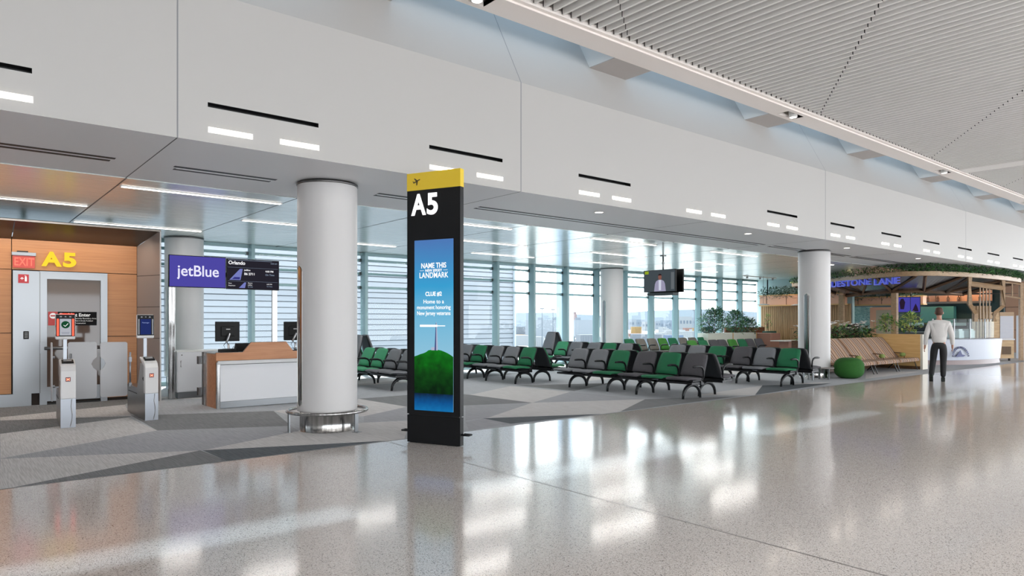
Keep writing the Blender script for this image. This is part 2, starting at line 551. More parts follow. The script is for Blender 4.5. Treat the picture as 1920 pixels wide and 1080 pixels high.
# linear lamps in three rows
rows = [(10.99, [(1.94, 4.25), (6.75, 9.08), (11.45, 13.75), (16.1, 18.4), (20.8, 23.1)]),
        (13.22, [(-.45, 1.87), (4.35, 6.6), (9.1, 11.42), (13.75, 16.1), (18.4, 20.7)]),
        (15.42, [(-2.8, -.5), (1.93, 4.25), (6.62, 8.92), (11.3, 13.6), (15.95, 18.3), (20.6, 23.0)])]
for ri, (y, segs) in enumerate(rows):
    for i, (a, b) in enumerate(segs):
        t = thing('linear_ceiling_light', 'thin white ceiling line light, %s row from the concourse, %s from the left' % (ORD[ri], ORD[i]), 'light', (a, y, ZS), 0, 'line lights in the metal ceiling')
        MB().box(0, b - a, -.05, .05, -.02, -.002).build('housing', white_paint, t)
        MB().box(.02, b - a - .02, -.036, .036, -.026, -.019).build('lens', line_light, t)

# ------------------------------------------------------------------ skylight, trim, slatted ceiling
tr = MB()
lightx = [-2.8, 5.4, 13.64, 22.15, 30.3, 38.5]
tr_x = [X0]
hx = .30
for x in lightx:
    # solid flange up to the recess, then the two lips beside the recess
    tr.box(tr_x[-1], x - hx, 7.17, 7.60, 5.80, 5.86)
    tr.box(x - hx, x + hx, 7.17, 7.26, 5.80, 5.86)
    tr.box(x - hx, x + hx, 7.50, 7.60, 5.80, 5.86)
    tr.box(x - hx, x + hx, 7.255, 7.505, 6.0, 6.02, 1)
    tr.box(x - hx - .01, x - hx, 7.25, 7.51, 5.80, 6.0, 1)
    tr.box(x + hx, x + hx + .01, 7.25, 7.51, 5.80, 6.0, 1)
    tr_x.append(x + hx)
tr.box(tr_x[-1], X1, 7.17, 7.60, 5.80, 5.86)
tr.box(X0, X1, 7.10, 7.17, 5.83, 5.90)
tr.box(X0, X1, 7.57, 7.62, 5.86, 6.9)
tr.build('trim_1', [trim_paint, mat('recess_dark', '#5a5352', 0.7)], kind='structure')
for i, x in enumerate(lightx):
    t = thing('trim_downlight', 'white cylinder downlight in the recess of the ceiling edge trim, %s from the left' % ORD[i], 'light', (x + .1, 7.38, 5.8), 0, 'cylinder downlights in the ceiling trim')
    MB().lathe([(.085, .2), (.085, -.03), (.07, -.03), (.07, .0)], 24).build('housing', white_paint, t)
    MB().cyl((0, 0, 0), .07, -.028, .0, 24).build('lens', line_light, t)

bx = 8.47
k = -5
i = 0
while bx + 4.74 * k < 42:
    x = bx + 4.74 * k
    def ysl(z): return YB + (YS - YB) * (z - ZTOP) / (ZSL - ZTOP)
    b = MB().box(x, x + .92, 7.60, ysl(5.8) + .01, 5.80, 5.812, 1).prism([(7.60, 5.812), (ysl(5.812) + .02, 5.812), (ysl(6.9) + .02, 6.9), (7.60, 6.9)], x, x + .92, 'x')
    b.build('trim_%d' % (i + 2), [white_paint, mat('beam_underside_shade', '#b5aeaa', .6)], kind='structure')  # greyer bottom plate paints in the shade under the white beams
    k += 1; i += 1

MB().add([(X0, 7.6, 6.86), (X1, 7.6, 6.86), (X1, 9.0, 7.3), (X0, 9.0, 7.3)], [(0, 1, 2, 3)]).build('window_skylight', glass('skylight_glass', '#5e6e7a', .5), kind='structure')
ce = MB()
def seamY(x):
    # diagonal joints across the slats
    return [6.33 + .69 * (x - 7.11) - 4.2 * q for q in range(-3, 9)]
x = -6.0
while x < 46:
    cuts = sorted(y for y in seamY(x) if -9 < y < 7.06)
    ys = [-9] + cuts + [7.08]
    for a, b in zip(ys[:-1], ys[1:]):
        ce.box(x, x + .038, a + .009, b - .009, 5.85, 6.01, 0)
        ce.box(x + .004, x + .034, b - .009, b + .009, 5.862, 6.0, 3)
    x += .18
ce.box(-14, 46, -9.2, 7.14, 6.05, 6.08, 1)
for bx0 in (22.5, 31.0, 39.2):
    ce.box(bx0, bx0 + .62, -9, 7.08, 5.845, 5.97, 2)
ce.build('ceiling_slats', [slat_paint, mat('plenum_grey', '#39383b', 0.8), slat_paint, black], kind='structure')

rf = MB()
rf.box(-14, 60, -9.2, 7.6, 6.4, 6.6)
rf.box(-14, 60, 8.95, 18.2, 3.9, 4.1)
rf.box(-14, 60, 8.9, 9.1, 4.0, 7.7)
rf.build('ceiling_roof', white_paint, kind='structure')

# ------------------------------------------------------------------ window wall
wn = 0
mxs = [13.75 + 1.555 * k for k in range(-12, 11)]
for a, b in zip(mxs[:-1], mxs[1:]):
    wn += 1
    w = MB()
    w.box(a - .042, a + .042, YW - .2, YW + .08, 0, ZS)
    w.box(a, b, YW - .05, YW + .05, 0, .1)
    w.box(a, b, YW - .06, YW + .06, 3.34, ZS)
    for z in (2.45, 2.84, 3.21):
        w.box(a, b, YW + .03, YW + .10, z - .032, z + .032)
        w.box(a + .035, a + .10, YW + .02, YW + .11, z - .045, z + .045, 1)
        w.box(b - .10, b - .035, YW + .02, YW + .11, z - .045, z + .045, 1)
    o = w.build('window_%d' % wn, [mullion, steel_dark], kind='structure')
    MB().add([(a, YW, .1), (b, YW, .1), (b, YW, 3.34), (a, YW, 3.34)], [(0, 1, 2, 3)]).build('pane', glass_m, o)
MB().box(29.45, 29.65, 13.2, YW + .1, 0, ZS).build('wall_right', mat('teal_wall', '#bcd8da', 0.5), kind='structure')
MB().box(-14, 60, -12.2, -12, 2.9, 6.4).build('wall_back', white_paint, kind='structure')
MB().box(-14.2, -14, -12, YW + .2, 0, 7).build('wall_left', white_paint, kind='structure')

# ================================================================== round columns
def column(x, y, label, rail=True, lit=True):
    t = thing('round_column', label, 'column', (x, y, 0))
    r = .405
    MB().lathe([(r, .28), (r, 3.37)], 64).build('shaft', column_white, t)
    MB().lathe([(r + .004, 3.37), (r + .012, 3.375), (r + .012, 3.40), (r - .02, 3.405), (r - .02, ZS)], 48).build('top_ring', steel_dark, t)
    MB().lathe([(r, .28), (.372, .275), (.372, .012), (.385, 0)], 64).build('base_shroud', steel, t)
    # long steel capsule strip on the side facing down the hall
    s = MB(); n = 10; m = 40
    z0, z1, hw = .35, 2.26, .078
    v = []; f = []
    for i in range(m + 1):
        z = z0 + (z1 - z0) * i / m
        e = min(z - z0, z1 - z)
        w = hw if e >= hw else math.sqrt(max(0, hw * hw - (hw - e) ** 2))
        w = max(w, .003)
        for j in range(n + 1):
            a = PI + (-w + 2 * w * j / n) / r
            v.append(((r + .002) * math.cos(a), (r + .002) * math.sin(a), z))
    for i in range(m):
        for j in range(n):
            a0 = i * (n + 1) + j
            f.append((a0, a0 + 1, a0 + n + 2, a0 + n + 1))
    s.add(v, f, 0, True)
    s.build('guard_strip', mat('mirror_steel', '#9b9a98', 0.12, 1.0), t)
    ed = []
    for i in range(49):
        q = 2 * PI * i / 48
        w = hw * math.cos(q)
        z = (z1 - hw if math.sin(q) >= 0 else z0 + hw) + hw * math.sin(q)
        a = PI + w / r
        ed.append(((r + .003) * math.cos(a), (r + .003) * math.sin(a), z))
    MB().tube(ed[:-1], .005, 6, closed=True).build('strip_rim', mat('rim_light', '#d5d5d3', 0.3, 0.6), t)
    if rail:
        rr = .535
        g = MB().tube([(rr * math.cos(2 * PI * i / 48), rr * math.sin(2 * PI * i / 48), .272) for i in range(48)], .024, 12, closed=True)
        g.build('bumper_rail', steel, t)
        for a in (R(175), R(290), R(50)):
            q = MB()
            M = Matrix.Rotation(a, 4, 'Z')
            q.box(rr - .008, rr + .008, -.032, .032, .006, .26, 0, M)
            q.box(rr - .03, rr + .06, -.045, .045, 0, .008, 0, M)
            q.cyl((rr + .035, 0, 0), .012, .008, .016, 12, 0, M=M)
            q.build('rail_post', steel_h, t)
    return t
column(4.15, 9.05, 'large white round column left of the black A5 totem, with a steel bumper rail')
column(18.25, 9.2, 'white round column between the seats and the cafe lettering', rail=False)
column(18.6, 16.85, 'white round column by the windows left of the hanging television', rail=False)
column(4.27, 16.88, 'white round column standing behind the purple airline screen', rail=False)

# ================================================================== gate portal
gx0, gx1 = -3.2, 2.93
wl = MB()
seams_x = [-3.2, -1.15, .955, 2.93]
ZD = 2.385
def panel(b, x0, x1, z0, z1, mi=0, y=14.95):
    g = .006
    b.box(x0 + g, x1 - g, y, y + .03, z0 + g, z1 - g, mi)
w = MB()
for a, b in ((-3.2, -1.15), (-1.15, .955)):
    for z0, z1 in ((.225, 1.30), (1.30, 2.42), (2.42, 2.96)):
        panel(w, a, b, z0, z1)
panel(w, .955, 2.93, ZD + .03, 2.96)
panel(w, 2.42, 2.93, 1.22, ZD + .03)
panel(w, 2.42, 2.93, .06, 1.22)
w.box(-3.2, 2.95, 14.985, 15.05, 0, 3.0, 1)
wall = w.build('wall_gate', [wood_panel, mat('gap_dark', '#2b211b', 0.8)], kind='structure')
MB().box(-3.2, 1.24, 14.93, 14.95, 0, .222).build('baseboard_gate', steel_h, kind='structure')
# dark metal slanted soffit and grey return
so = MB()
for a, b in ((-3.2, -1.15), (-1.15, .955), (.955, 2.93)):
    b2 = 3.18 if b == 2.93 else b
    so.add([(a + .005, 14.27, 3.20), (b2 - .005, 14.27, 3.20), (b - .005, 14.95, 2.955), (a + .005, 14.95, 2.955)], [(3, 2, 1, 0), (0, 1, 2, 3)])
so.box(-3.2, 3.20, 14.255, 14.275, 3.195, 3.225)
so.build('trim_soffit', mat('bronze_metal', '#8b847e', 0.3, 0.75), kind='structure')
rt = MB()
for z0, z1 in ((0.0, 1.18), (1.19, 1.775), (1.785, 2.375), (2.385, None)):
    if z1 is None:
        rt.add([(3.18, 14.27, z0), (2.93, 14.95, z0), (2.93, 14.95, 2.955), (3.18, 14.27, 3.20)], [(0, 1, 2, 3)])
    else:
        rt.add([(3.18, 14.27, z0), (2.93, 14.95, z0), (2.93, 14.95, z1), (3.18, 14.27, z1)], [(0, 1, 2, 3)])
rt.add([(3.185, 14.275, 0), (2.937, 14.955, 0), (2.937, 14.955, 2.95), (3.185, 14.275, 3.19)], [(0, 1, 2, 3)], 1)
rt.add([(3.18, 14.27, 0), (3.205, 14.27, 0), (3.205, 14.27, 3.21), (3.18, 14.27, 3.21)], [(0, 1, 2, 3)], 2)
rt.add([(3.205, 14.27, 0), (3.205, 15.6, 0), (3.205, 15.6, 3.21), (3.205, 14.27, 3.21)], [(0, 1, 2, 3)], 2)
rt.build('wall_return', [mat('grey_panel', '#a39a96', 0.35, 0.3), black, mat('grey_edge', '#c9c6c4', 0.4)], kind='structure')
MB().box(-3.2, 3.2, 14.3, 15.6, 3.22, 3.24).build('ceiling_portal', black, kind='structure')

# stainless cladding left of the door
t = thing('steel_wall_panel', 'tall brushed steel panel on the wood wall left of the gate door', 'panel', (.97, 14.90, 0))
MB().box(0, .385, 0, .05, .222, ZD + .015).build('sheet', steel_h, t)
MB().box(.385, .40, .0, .06, .222, ZD).build('edge', steel_dark, t)
t2 = thing('card_reader', 'small black card reader on the steel panel left of the door', 'card reader', (1.16, 14.88, 1.19))
MB().box(-.04, .04, 0, .02, 0, .14).build('body', black_plastic, t2, bevel=.004)
q = MB()
for i in range(3):
    for j in range(4):
        q.box(-.024 + i * .018, -.012 + i * .018, -.002, .001, .025 + j * .026, .041 + j * .026)
q.build('keypad', mat('keypad_grey', '#8d8f93', 0.5), t2)

# red extinguisher sign
t = thing('fire_extinguisher_sign', 'small red square sign with white extinguisher symbol above the steel panel', 'sign', (1.045, 14.885, 2.18))
MB().box(0, .155, 0, .012, 0, .155).build('plate', mat('sign_red', '#b3202a', 0.4), t)
q = MB()
q.prism([(.095, .03), (.125, .03), (.125, .10), (.118, .115), (.102, .115), (.095, .10)], -.003, .001)
q.box(.100, .120, -.003, .001, .118, .128)
q.box(.09, .105, -.003, .001, .128, .134)
q.prism([(.025, .075), (.055, .105), (.085, .075), (.070, .075), (.055, .09), (.040, .075)], -.003, .001)
q.box(.050, .060, -.003, .001, .06, .09)
q.build('symbol', mat('sign_white', '#eeeeee', 0.5), t)

# exit sign
t = thing('exit_sign', 'red lit EXIT sign hung on the wood wall left of the yellow A5', 'exit sign', (.97, 14.90, 2.45))
MB().box(-.02, .335, -.02, .05, .215, .275).build('housing', steel_h, t, bevel=.004)
MB().box(.06, .22, 0, .05, .275, .30).build('mount', black, t)
pg = MB().box(.0, .32, .008, .018, 0, .215)
red_glow = emis('exit_panel_red', '#d8281c', .55)
pg.build('panel', mat('exit_panel', '#a83a2c', 0.3, emit='#e02a18', es=.25), t)
text('EXIT', .20, emis('exit_red', '#ff7a66', 1.5), t, (.162, .005, .040), align='CENTER', off=.002, sx=.72, depth=.003)

# big yellow A5 letters
t = thing('gate_number', 'large glowing yellow A5 letters on the wood wall over the door', 'sign', (1.41, 14.91, 2.50))
yg = emis('yellow_glow', '#ffd93c', 1.08)
text('A', .345, yg, t, (0, .0, .012), off=.014, depth=.018, sx=1.12, name='letter')
text('5', .345, yg, t, (.30, .0, .012), off=.014, depth=.018, sx=1.25, name='letter')

# gate door
dr = MB()
dx0, dx1 = 1.36, 2.42
fr = MB()
fr.box(dx0, dx0 + .11, 14.91, 14.99, 0, ZD - .115)
fr.box(dx1 - .11, dx1, 14.91, 14.99, 0, ZD - .115)
fr.box(dx0, dx1, 14.91, 14.99, ZD - .115, ZD)
fr.box(dx0, dx1, 14.90, 14.91, ZD, ZD + .02)
door = fr.build('door_1', steel_h, kind='structure')
MB().box(dx0 + .11, dx1 - .11, 14.955, 14.975, .06, .32).build('kick_plate', steel_h, door)
MB().box(dx0 + .11, dx1 - .11, 14.95, 14.97, .32, ZD - .115).build('pane', mat('dark_door_glass', '#54443b', 0.05, 0.0, spec=0.5), door)
MB().box(dx0 + .11, dx1 - .11, 14.90, 14.95, 0, .03).build('threshold', black, door)
g = MB()
g.tube([(dx0 + .06, 14.84, 1.02), (dx1 - .06, 14.84, 1.02)], .028, 12)
g.box(dx0 + .0, dx0 + .07, 14.83, 14.915, .93, 1.13)
g.box(dx1 - .09, dx1 - .03, 14.85, 14.915, .98, 1.06)
g.build('push_bar', steel_h, door)
# do not enter notice
t = thing('door_notice', 'black and red Do Not Enter notice on the gate door glass', 'sign', (1.49, 14.94, 1.43))
MB().box(0, .76, 0, .006, 0, .25).build('plate', mat('notice_black', '#08080a', 0.6, spec=.15), t)
MB().box(0, .145, -.002, .004, 0, .25).build('red_block', mat('notice_red', '#b0231f', 0.4), t)
MB().cyl((0, 0, 0), .052, -.002, .004, 24, M=Matrix.Translation((.073, -.002, .175)) @ Matrix.Rotation(PI / 2, 4, 'X')).build('disc', mat('sign_white', '#eeeeee'), t)
MB().box(.035, .111, -.010, -.004, .163, .187).build('bar', mat('notice_red', '#b0231f'), t)
wt = mat('notice_white', '#e9e9e9', 0.5)
text('Do Not Enter', .085, wt, t, (.17, -.003, .165), off=.002, depth=.001)
text('To An Aviation Security Boundary Area.', .036, wt, t, (.17, -.003, .117), depth=.001)
text('Entrance Beyond This Point Is Strictly Prohibited', .036, wt, t, (.17, -.003, .073), depth=.001, sx=.74)
text('And Subject To Prosecution', .036, wt, t, (.17, -.003, .030), depth=.001)

# ================================================================== e-gates
gate_white = mat('gate_white', '#d3d1d1', 0.35)
gate_steel = mat('gate_steel', '#8f8d8c', 0.3, 0.9)
gate_light_steel = mat('gate_light_steel', '#8f9298', 0.35, 0.8)
def egate(x, y, label, rz, lit):
    t = thing('boarding_gate', label, 'turnstile', (x, y, 0), rz)
    W = .185
    b = MB()
    # stainless side body: low at the back, taller at the front
    b.prism([(.02, 0), (1.42, 0), (1.42, .46), (.62, .46), (.50, .60), (.36, .86), (.10, .86), (.02, .80)], .004, W - .004, 'x')
    b.build('body', gate_steel, t, bevel=.006)
    c = MB()
    c.prism([(-.012, .41), (.10, .41), (.10, .82), (.42, .93), (.40, .955), (.10, .90), (.035, .865), (-.012, .80)], 0, W, 'x')
    c.build('front_cover', gate_white, t, bevel=.012, seg=3)
    MB().box(.002, W - .002, -.008, .02, 0, .41).build('lower_front', gate_light_steel, t)
    MB().tube([(W * .72, -.011, .40), (W * .68, -.012, .3), (W * .76, -.012, .2), (W * .73, -.012, .1), (W * .62, -.011, .02)], .006, 6).build('cable_channel', gate_steel, t)
    r = MB()
    M = Matrix.Translation((W / 2, .185, .912)) @ Matrix.Rotation(R(16), 4, 'X')
    r.box(-.072, .072, -.075, .065, .012, .026, 0, M)
    r.build('reader', black_plastic, t, bevel=.004)
    MB().box(-.05, .05, -.01, .035, .026, .028, 0, M).build('reader_window', mat('reader_grey', '#a8aaae', .2), t)
    MB().box(.06, .12, -.020, -.008, .655, .715).build('light_badge', mat('badge_dark', '#5c0d0c', .4), t)
    rx = MB()
    for s_ in (1, -1):
        rx.box(-.024, .024, -.003, .0, -.006, .006, 0, Matrix.Translation((.09, -.020, .685)) @ Matrix.Rotation(s_ * R(38), 4, 'Y'))
    rx.build('red_cross', emis('cross_red', '#ff8a70', 2.2), t)
    MB().box(-.004, .003, .10, .125, .60, .66).cyl((0, 0, 0), .014, -.003, .004, 12, M=Matrix.Translation((0, .16, .63)) @ Matrix.Rotation(PI / 2, 4, 'Y')).build('side_sensor', black, t)
    MB().box(-.003, .003, .62, 1.30, .36, .368).build('side_slot', black, t)
    # pole and face camera screen
    MB().box(.05, .095, .36, .40, .90, 1.28).build('screen_pole', gate_light_steel, t)
    yaw = Matrix.Translation((.075, .36, 1.24)) @ Matrix.Rotation(R(4), 4, 'Z')
    sc_ = MB().box(-.125, .125, -.012, .03, 0, .37, 0, yaw)
    sc_ = sc_.build('camera_screen', gate_white, t, bevel=.02, seg=3)
    MB().box(-.117, .117, -.018, -.011, .045, .362, 0, yaw).build('bezel', black_plastic, sc_)
    MB().box(-.07, -.045, -.021, -.017, .322, .34, 0, yaw).box(.045, .07, -.021, -.017, .322, .34, 0, yaw).box(-.01, .01, -.021, -.017, .325, .338, 0, yaw).build('camera_lens', mat('lens_grey', '#62666c', .2), sc_)
    if lit:
        e = MB()
        e.box(-.105, -.082, -.022, -.017, .055, .30, 0, yaw).box(.082, .105, -.022, -.017, .055, .30, 0, yaw).box(-.07, .11, -.02, .0, .37, .378, 0, yaw)
        e.build('red_light_strip', emis('strip_red', '#ff4a38', 3.0), sc_)
        MB().box(-.07, .07, -.021, -.017, .06, .30, 0, yaw).build('display', emis('display_pale', '#c9ccd6', .75), sc_)
        MB().cyl((0, 0, 0), .053, 0, .002, 28, M=yaw @ Matrix.Translation((0, -.021, .215)) @ Matrix.Rotation(PI / 2, 4, 'X')).build('green_disc', emis('check_green', '#1f5236', .8), sc_)
        ck = MB()
        ck.box(-.004, .004, -.002, 0, 0, .055, 0, yaw @ Matrix.Translation((-.004, -.024, .19)) @ Matrix.Rotation(R(40), 4, 'Y'))
        ck.box(-.004, .004, -.002, 0, 0, .028, 0, yaw @ Matrix.Translation((-.003, -.024, .19)) @ Matrix.Rotation(R(-48), 4, 'Y'))
        ck.build('check_mark', emis('check_white', '#f4f4f4', 1.0), sc_)
        MB().box(-.05, .05, -.022, -.018, .10, .106, 0, yaw).box(-.045, .045, -.022, -.018, .085, .091, 0, yaw).build('caption_lines', emis('caption_grey', '#9aa0b0', .7), sc_)
    else:
        MB().box(-.075, .075, -.021, -.017, .06, .30, 0, yaw).build('display', emis('display_blue', '#2c3a78', .7), sc_)
        MB().box(-.105, -.09, -.022, -.017, .06, .30, 0, yaw).box(.09, .105, -.022, -.017, .06, .30, 0, yaw).build('light_strip', mat('strip_grey', '#8f9298', .3), sc_)
        text('Passenger', .026, emis('caption_pale', '#9fb0e8', .9), sc_, tuple(yaw @ Vector((0, -.021, .235))), (PI / 2, 0, R(4)), 'CENTER', .0005)
    # hinge posts at the back
    s1 = 1 if lit else -1
    hx_ = W if lit else 0.0
    h = MB()
    h.tube([(hx_, 1.16, .42), (hx_, 1.16, 1.0)], .014, 8)
    h.box(hx_ - .02, hx_ + .02, 1.13, 1.19, .44, .50).box(hx_ - .02, hx_ + .02, 1.13, 1.19, .84, .92)
    h.build('hinge_post', gate_light_steel, t)
    return t
ga = egate(1.29, 11.50, 'left boarding gate pedestal with red light strips round its face screen', R(-4), True)
gb = egate(2.37, 11.56, 'right boarding gate pedestal with a dark blue face screen', R(-1), False)
wing_m = mat('wing_grey', '#a7a6a8', 0.3)
def wing(parent, x0, x1, y, z0, z1, notch, name='gate_wing'):
    """rounded leaf with a notch on the closing edge"""
    pts = []
    r = .035
    def arc(cx_, cz_, a0, a1, rr=r):
        for i in range(6):
            a = R(a0 + (a1 - a0) * i / 5)
            pts.append((cx_ + rr * math.cos(a), cz_ + rr * math.sin(a)))
    arc(x0 + r, z0 + r, 180, 270)
    arc(x1 - r, z0 + r, 270, 360)
    if notch == 'r':
        pts.extend([(x1, .72), (x1 - .05, .77), (x1 - .075, .83), (x1 - .05, .89), (x1, .94)])
    arc(x1 - r, z1 - r, 0, 90)
    arc(x0 + r, z1 - r, 90, 180)
    if notch == 'l':
        pts.extend([(x0, .94), (x0 + .05, .89), (x0 + .075, .83), (x0 + .05, .77), (x0, .72)])
    return MB().prism(pts, y - .008, y + .008).build(name, wing_m, parent)
wing(ga, .147, .535, 1.19, .29, 1.18, 'r')
wing(gb, -.43, -.045, 1.13, .29, 1.17, 'l')
# the leaf folded back on the outer side of the left gate
lf = MB().prism([(.86, .30), (1.22, .30), (1.25, .34), (1.25, 1.14), (1.2, 1.18), (.92, 1.18), (.86, 1.10)], -.075, -.060, 'x')
lf.build('gate_wing', wing_m, ga)
MB().tube([(-.02, 1.2, .5), (-.065, 1.2, .5)], .02, 8).tube([(-.02, 1.2, .95), (-.065, 1.2, .95)], .02, 8).build('hinge', gate_light_steel, ga)

# glass screen between portal and display
t = thing('glass_screen', 'frameless glass screen between the grey wall edge and the display post', 'glass panel', (3.27, 14.9, 0))
MB().box(0, .02, 0, 2.2, .08, 2.35).build('pane', glass('green_glass', '#d5ebe6', 1.6), t)
MB().box(-.01, .03, 0, 2.2, 0, .08).build('foot_rail', steel_h, t)

# ================================================================== display wall behind the desk
t = thing('display_stand', 'pair of brushed steel posts carrying the two flight screens', 'display stand', (3.39, 14.50, 0))
MB().box(0, .115, 0, .06, 0, 2.75).build('post', steel, t)
MB().box(2.02, 2.12, 0, .06, 0, 2.75).build('post', steel, t)
MB().box(.1, 2.03, .02, .05, 2.40, 2.50).build('crossbar', steel_dark, t)
t = thing('airline_screen', 'purple screen with white jetBlue wordmark over the podium', 'screen', (3.375, 14.44, 2.17))
MB().box(0, 1.065, 0, .05, 0, .625).build('housing', black_plastic, t, bevel=.004)
MB().box(.014, 1.051, -.003, .0, .014, .611).build('display', emis('purple_screen', '#504aa6', .95), t)
text('jetBlue', .30, emis('screen_white', '#eceaff', 1.0), t, (.54, -.004, .225), align='CENTER', off=.0035, depth=.001, sx=.93)
t = thing('flight_screen', 'black flight information screen reading Orlando, right of the purple screen', 'screen', (4.455, 14.44, 2.16))
MB().box(0, 1.075, 0, .05, 0, .625).build('housing', black_plastic, t, bevel=.004)
MB().box(.014, 1.061, -.003, 0, .014, .611).build('display', emis('dark_screen', '#2c2a34', .8), t)
sw = emis('screen_text', '#f2f2f6', 1.0)
sg = emis('screen_dim', '#9fb0c8', .8)
text('Orlando', .098, sw, t, (.03, -.004, .508), off=.003, depth=.001)
text('10:05 AM', .036, sg, t, (1.03, -.004, .545), align='RIGHT', depth=.001)
MB().box(.02, .92, -.0045, -.003, .595, .601).box(.02, 1.04, -.0045, -.003, .445, .4475).box(.02, 1.04, -.0045, -.003, .165, .1675).build('rule_lines', sg, t)
tail = emis('tail_blue', '#7d84c8', .9)
MB().prism([(.05, .19), (.26, .42), (.315, .42), (.27, .19)], -.0045, -.003).build('tail_picture', tail, t)
MB().prism([(.10, .205), (.15, .25), (.26, .25), (.255, .205)], -.006, -.0045).build('tail_picture', emis('tail_dark', '#3a3b86', .9), t)
MB().prism([(.24, .03), (.35, .145), (.385, .145), (.36, .03)], -.0045, -.003).build('tail_picture', tail, t)
text('jetBlue', .045, sw, t, (.345, -.004, .385), depth=.001, off=.001)
text('B6 2711', .066, sw, t, (.345, -.004, .30), off=.002, depth=.001)
text('4:00 PM', .052, sw, t, (.78, -.004, .372), depth=.001, off=.001)
text('On Time', .052, sg, t, (.78, -.004, .30), depth=.001)
text('Next', .032, sw, t, (.03, -.004, .11), depth=.001)
text('Departure', .032, sw, t, (.03, -.004, .065), depth=.001)
text('Boston', .032, sw, t, (.42, -.004, .125), depth=.001)
text('jetBlue', .032, sw, t, (.42, -.004, .085), depth=.001)
text('B6 1043', .030, sg, t, (.42, -.004, .045), depth=.001)
text('6:05 PM', .034, sw, t, (.81, -.004, .11), depth=.001)
text('On Time', .032, sg, t, (.81, -.004, .065), depth=.001)

t = thing('storage_cabinet', 'low white storage cabinet between the display posts behind the podium', 'cabinet', (3.52, 14.42, 0))
MB().box(0, 1.88, 0, .5, .13, .91).build('body', laminate, t)
MB().box(-.01, 1.90, -.02, .5, .91, .935).build('top', mat('counter_white', '#dcdcda', 0.3), t)
MB().box(.02, 1.86, .03, .46, 0, .13).build('toe_kick', steel_h, t)
for i in range(3):
    d = MB().box(.01 + .62 * i, .62 + .62 * i, -.018, 0, .145, .90).build('door', laminate, t, bevel=.002)
    MB().tube([(.065 + .62 * i, -.02, .74), (.055 + .62 * i, -.045, .73), (.055 + .62 * i, -.045, .63), (.065 + .62 * i, -.02, .62)], .006, 6).build('handle', steel_dark, d)
    MB().cyl((0, 0, 0), .012, 0, .004, 12, M=Matrix.Translation((.08 + .62 * i, -.018, .85)) @ Matrix.Rotation(PI / 2, 4, 'X')).build('lock', steel_dark, d)

# ================================================================== podium
t = thing('gate_podium', 'gate counter with oak upper band and white front panel behind the round column', 'counter', (3.64, 12.30, 0))
L = 2.45
MB().box(.06, L, .06, .80, 0, .80).build('carcass', mat('carcass_dark', '#33302f', .6), t)
MB().box(.045, L, 0, .03, .125, .755).build('front_panel', laminate, t, bevel=.003)
MB().box(.0, L, -.045, .03, .765, .825).build('ledge', mat('ledge_grey', '#c9c9ca', 0.35), t, bevel=.004)
MB().box(.03, L, .015, .045, .01, .12).build('toe_kick', steel_h, t)
fr = MB().prism([(-.03, .83), (L, .83), (L, .965), (1.32, .965), (1.19, 1.135), (.56, 1.135), (.42, .965), (-.03, .965)], -.03, .015)
fr.build('oak_band', wood_desk, t)
MB().tube([(-.03, -.008, .967), (.42, -.008, .967), (.56, -.008, 1.137), (1.19, -.008, 1.137), (1.32, -.008, .967), (L, -.008, .967)], .011, 4, rz=.004).build('band_trim', steel_h, t)
MB().box(0, L, .015, .86, .935, .955).build('worktop', mat('worktop_grey', '#9d9c9c', .35), t)
sd = MB().box(0, .02, .03, .84, .0, .94)
sd.build('oak_side', wood_desk, t)
MB().box(-.012, .045, -.012, .05, 0, .80).build('corner_post', steel, t)
MB().box(-.02, .012, .62, .74, 0, .95).build('corner_post', steel, t)
MB().box(-.012, .012, .80, .87, 0, .95).build('corner_post', steel_dark, t)
for z in (.18, .74):
    br = MB()
    br.box(-.10, -.02, .80, .815, z, z + .14).box(-.10, -.085, .76, .86, z, z + .14).box(-.06, -.03, .78, .86, z + .03, z + .11)
    br.build('hinge_bracket', steel_dark, t)

def monitor(x, y, z, rz, label, lean=0):
    t = thing('computer_monitor', label, 'monitor', (x, y, z), rz)
    MB().box(-.215, .215, -.012, .018, .19, .545).build('screen_housing', black_plastic, t, bevel=.006)
    MB().box(-.12, .12, -.03, -.012, .28, .46).build('rear_bulge', black_plastic, t, bevel=.01)
    MB().box(-.035, .035, -.034, -.029, .40, .415).build('rear_mark', mat('mark_grey', '#b9b9ba', .4), t)
    a = MB()
    a.tube([(0, -.055, 0), (0, -.055, .14)], .02, 10)
    a.tube([(0, -.055, .13), (-.05, -.09, .18), (.02, -.05, .33)], .018, 8)
    a.build('arm', mat('arm_silver', '#c9cbd0', .3, .7), t)
    MB().cyl((0, -.055, 0), .05, 0, .012, 20).build('clamp', black_plastic, t)
    MB().tube([(-.02, -.04, .2), (-.08, -.03, .12), (-.03, -.02, .03), (.06, -.02, .01), (.10, -.03, .1)], .005, 6).build('cable', black, t)
    return t
monitor(3.98, 12.86, .955, R(3), 'left black computer monitor on a silver arm on the podium, seen from behind')
monitor(5.21, 12.78, .955, R(-24), 'right black computer monitor on the podium, partly behind the round column')
t = thing('boarding_printer', 'low black boarding pass printer at the left end of the podium top', 'printer', (3.80, 12.62, .955))
MB().box(0, .26, 0, .20, 0, .055).build('body', black_plastic, t, bevel=.008)
MB().box(.03, .23, -.002, .03, .055, .068).build('paper_slot', mat('slot_grey', '#3a3b3f', .4), t)
t = thing('keyboard_terminal', 'black desk terminal leaning beside the left monitor on the podium', 'terminal', (4.10, 12.72, .955))
MB().prism([(0, 0), (.20, 0), (.20, .02), (.10, .155), (.03, .145)], 0, .26, 'x').build('body', black_plastic, t, bevel=.006)
MB().box(.01, .25, .17, .172, .02, .05).build('base_edge', mat('slot_grey', '#3a3b3f'), t)
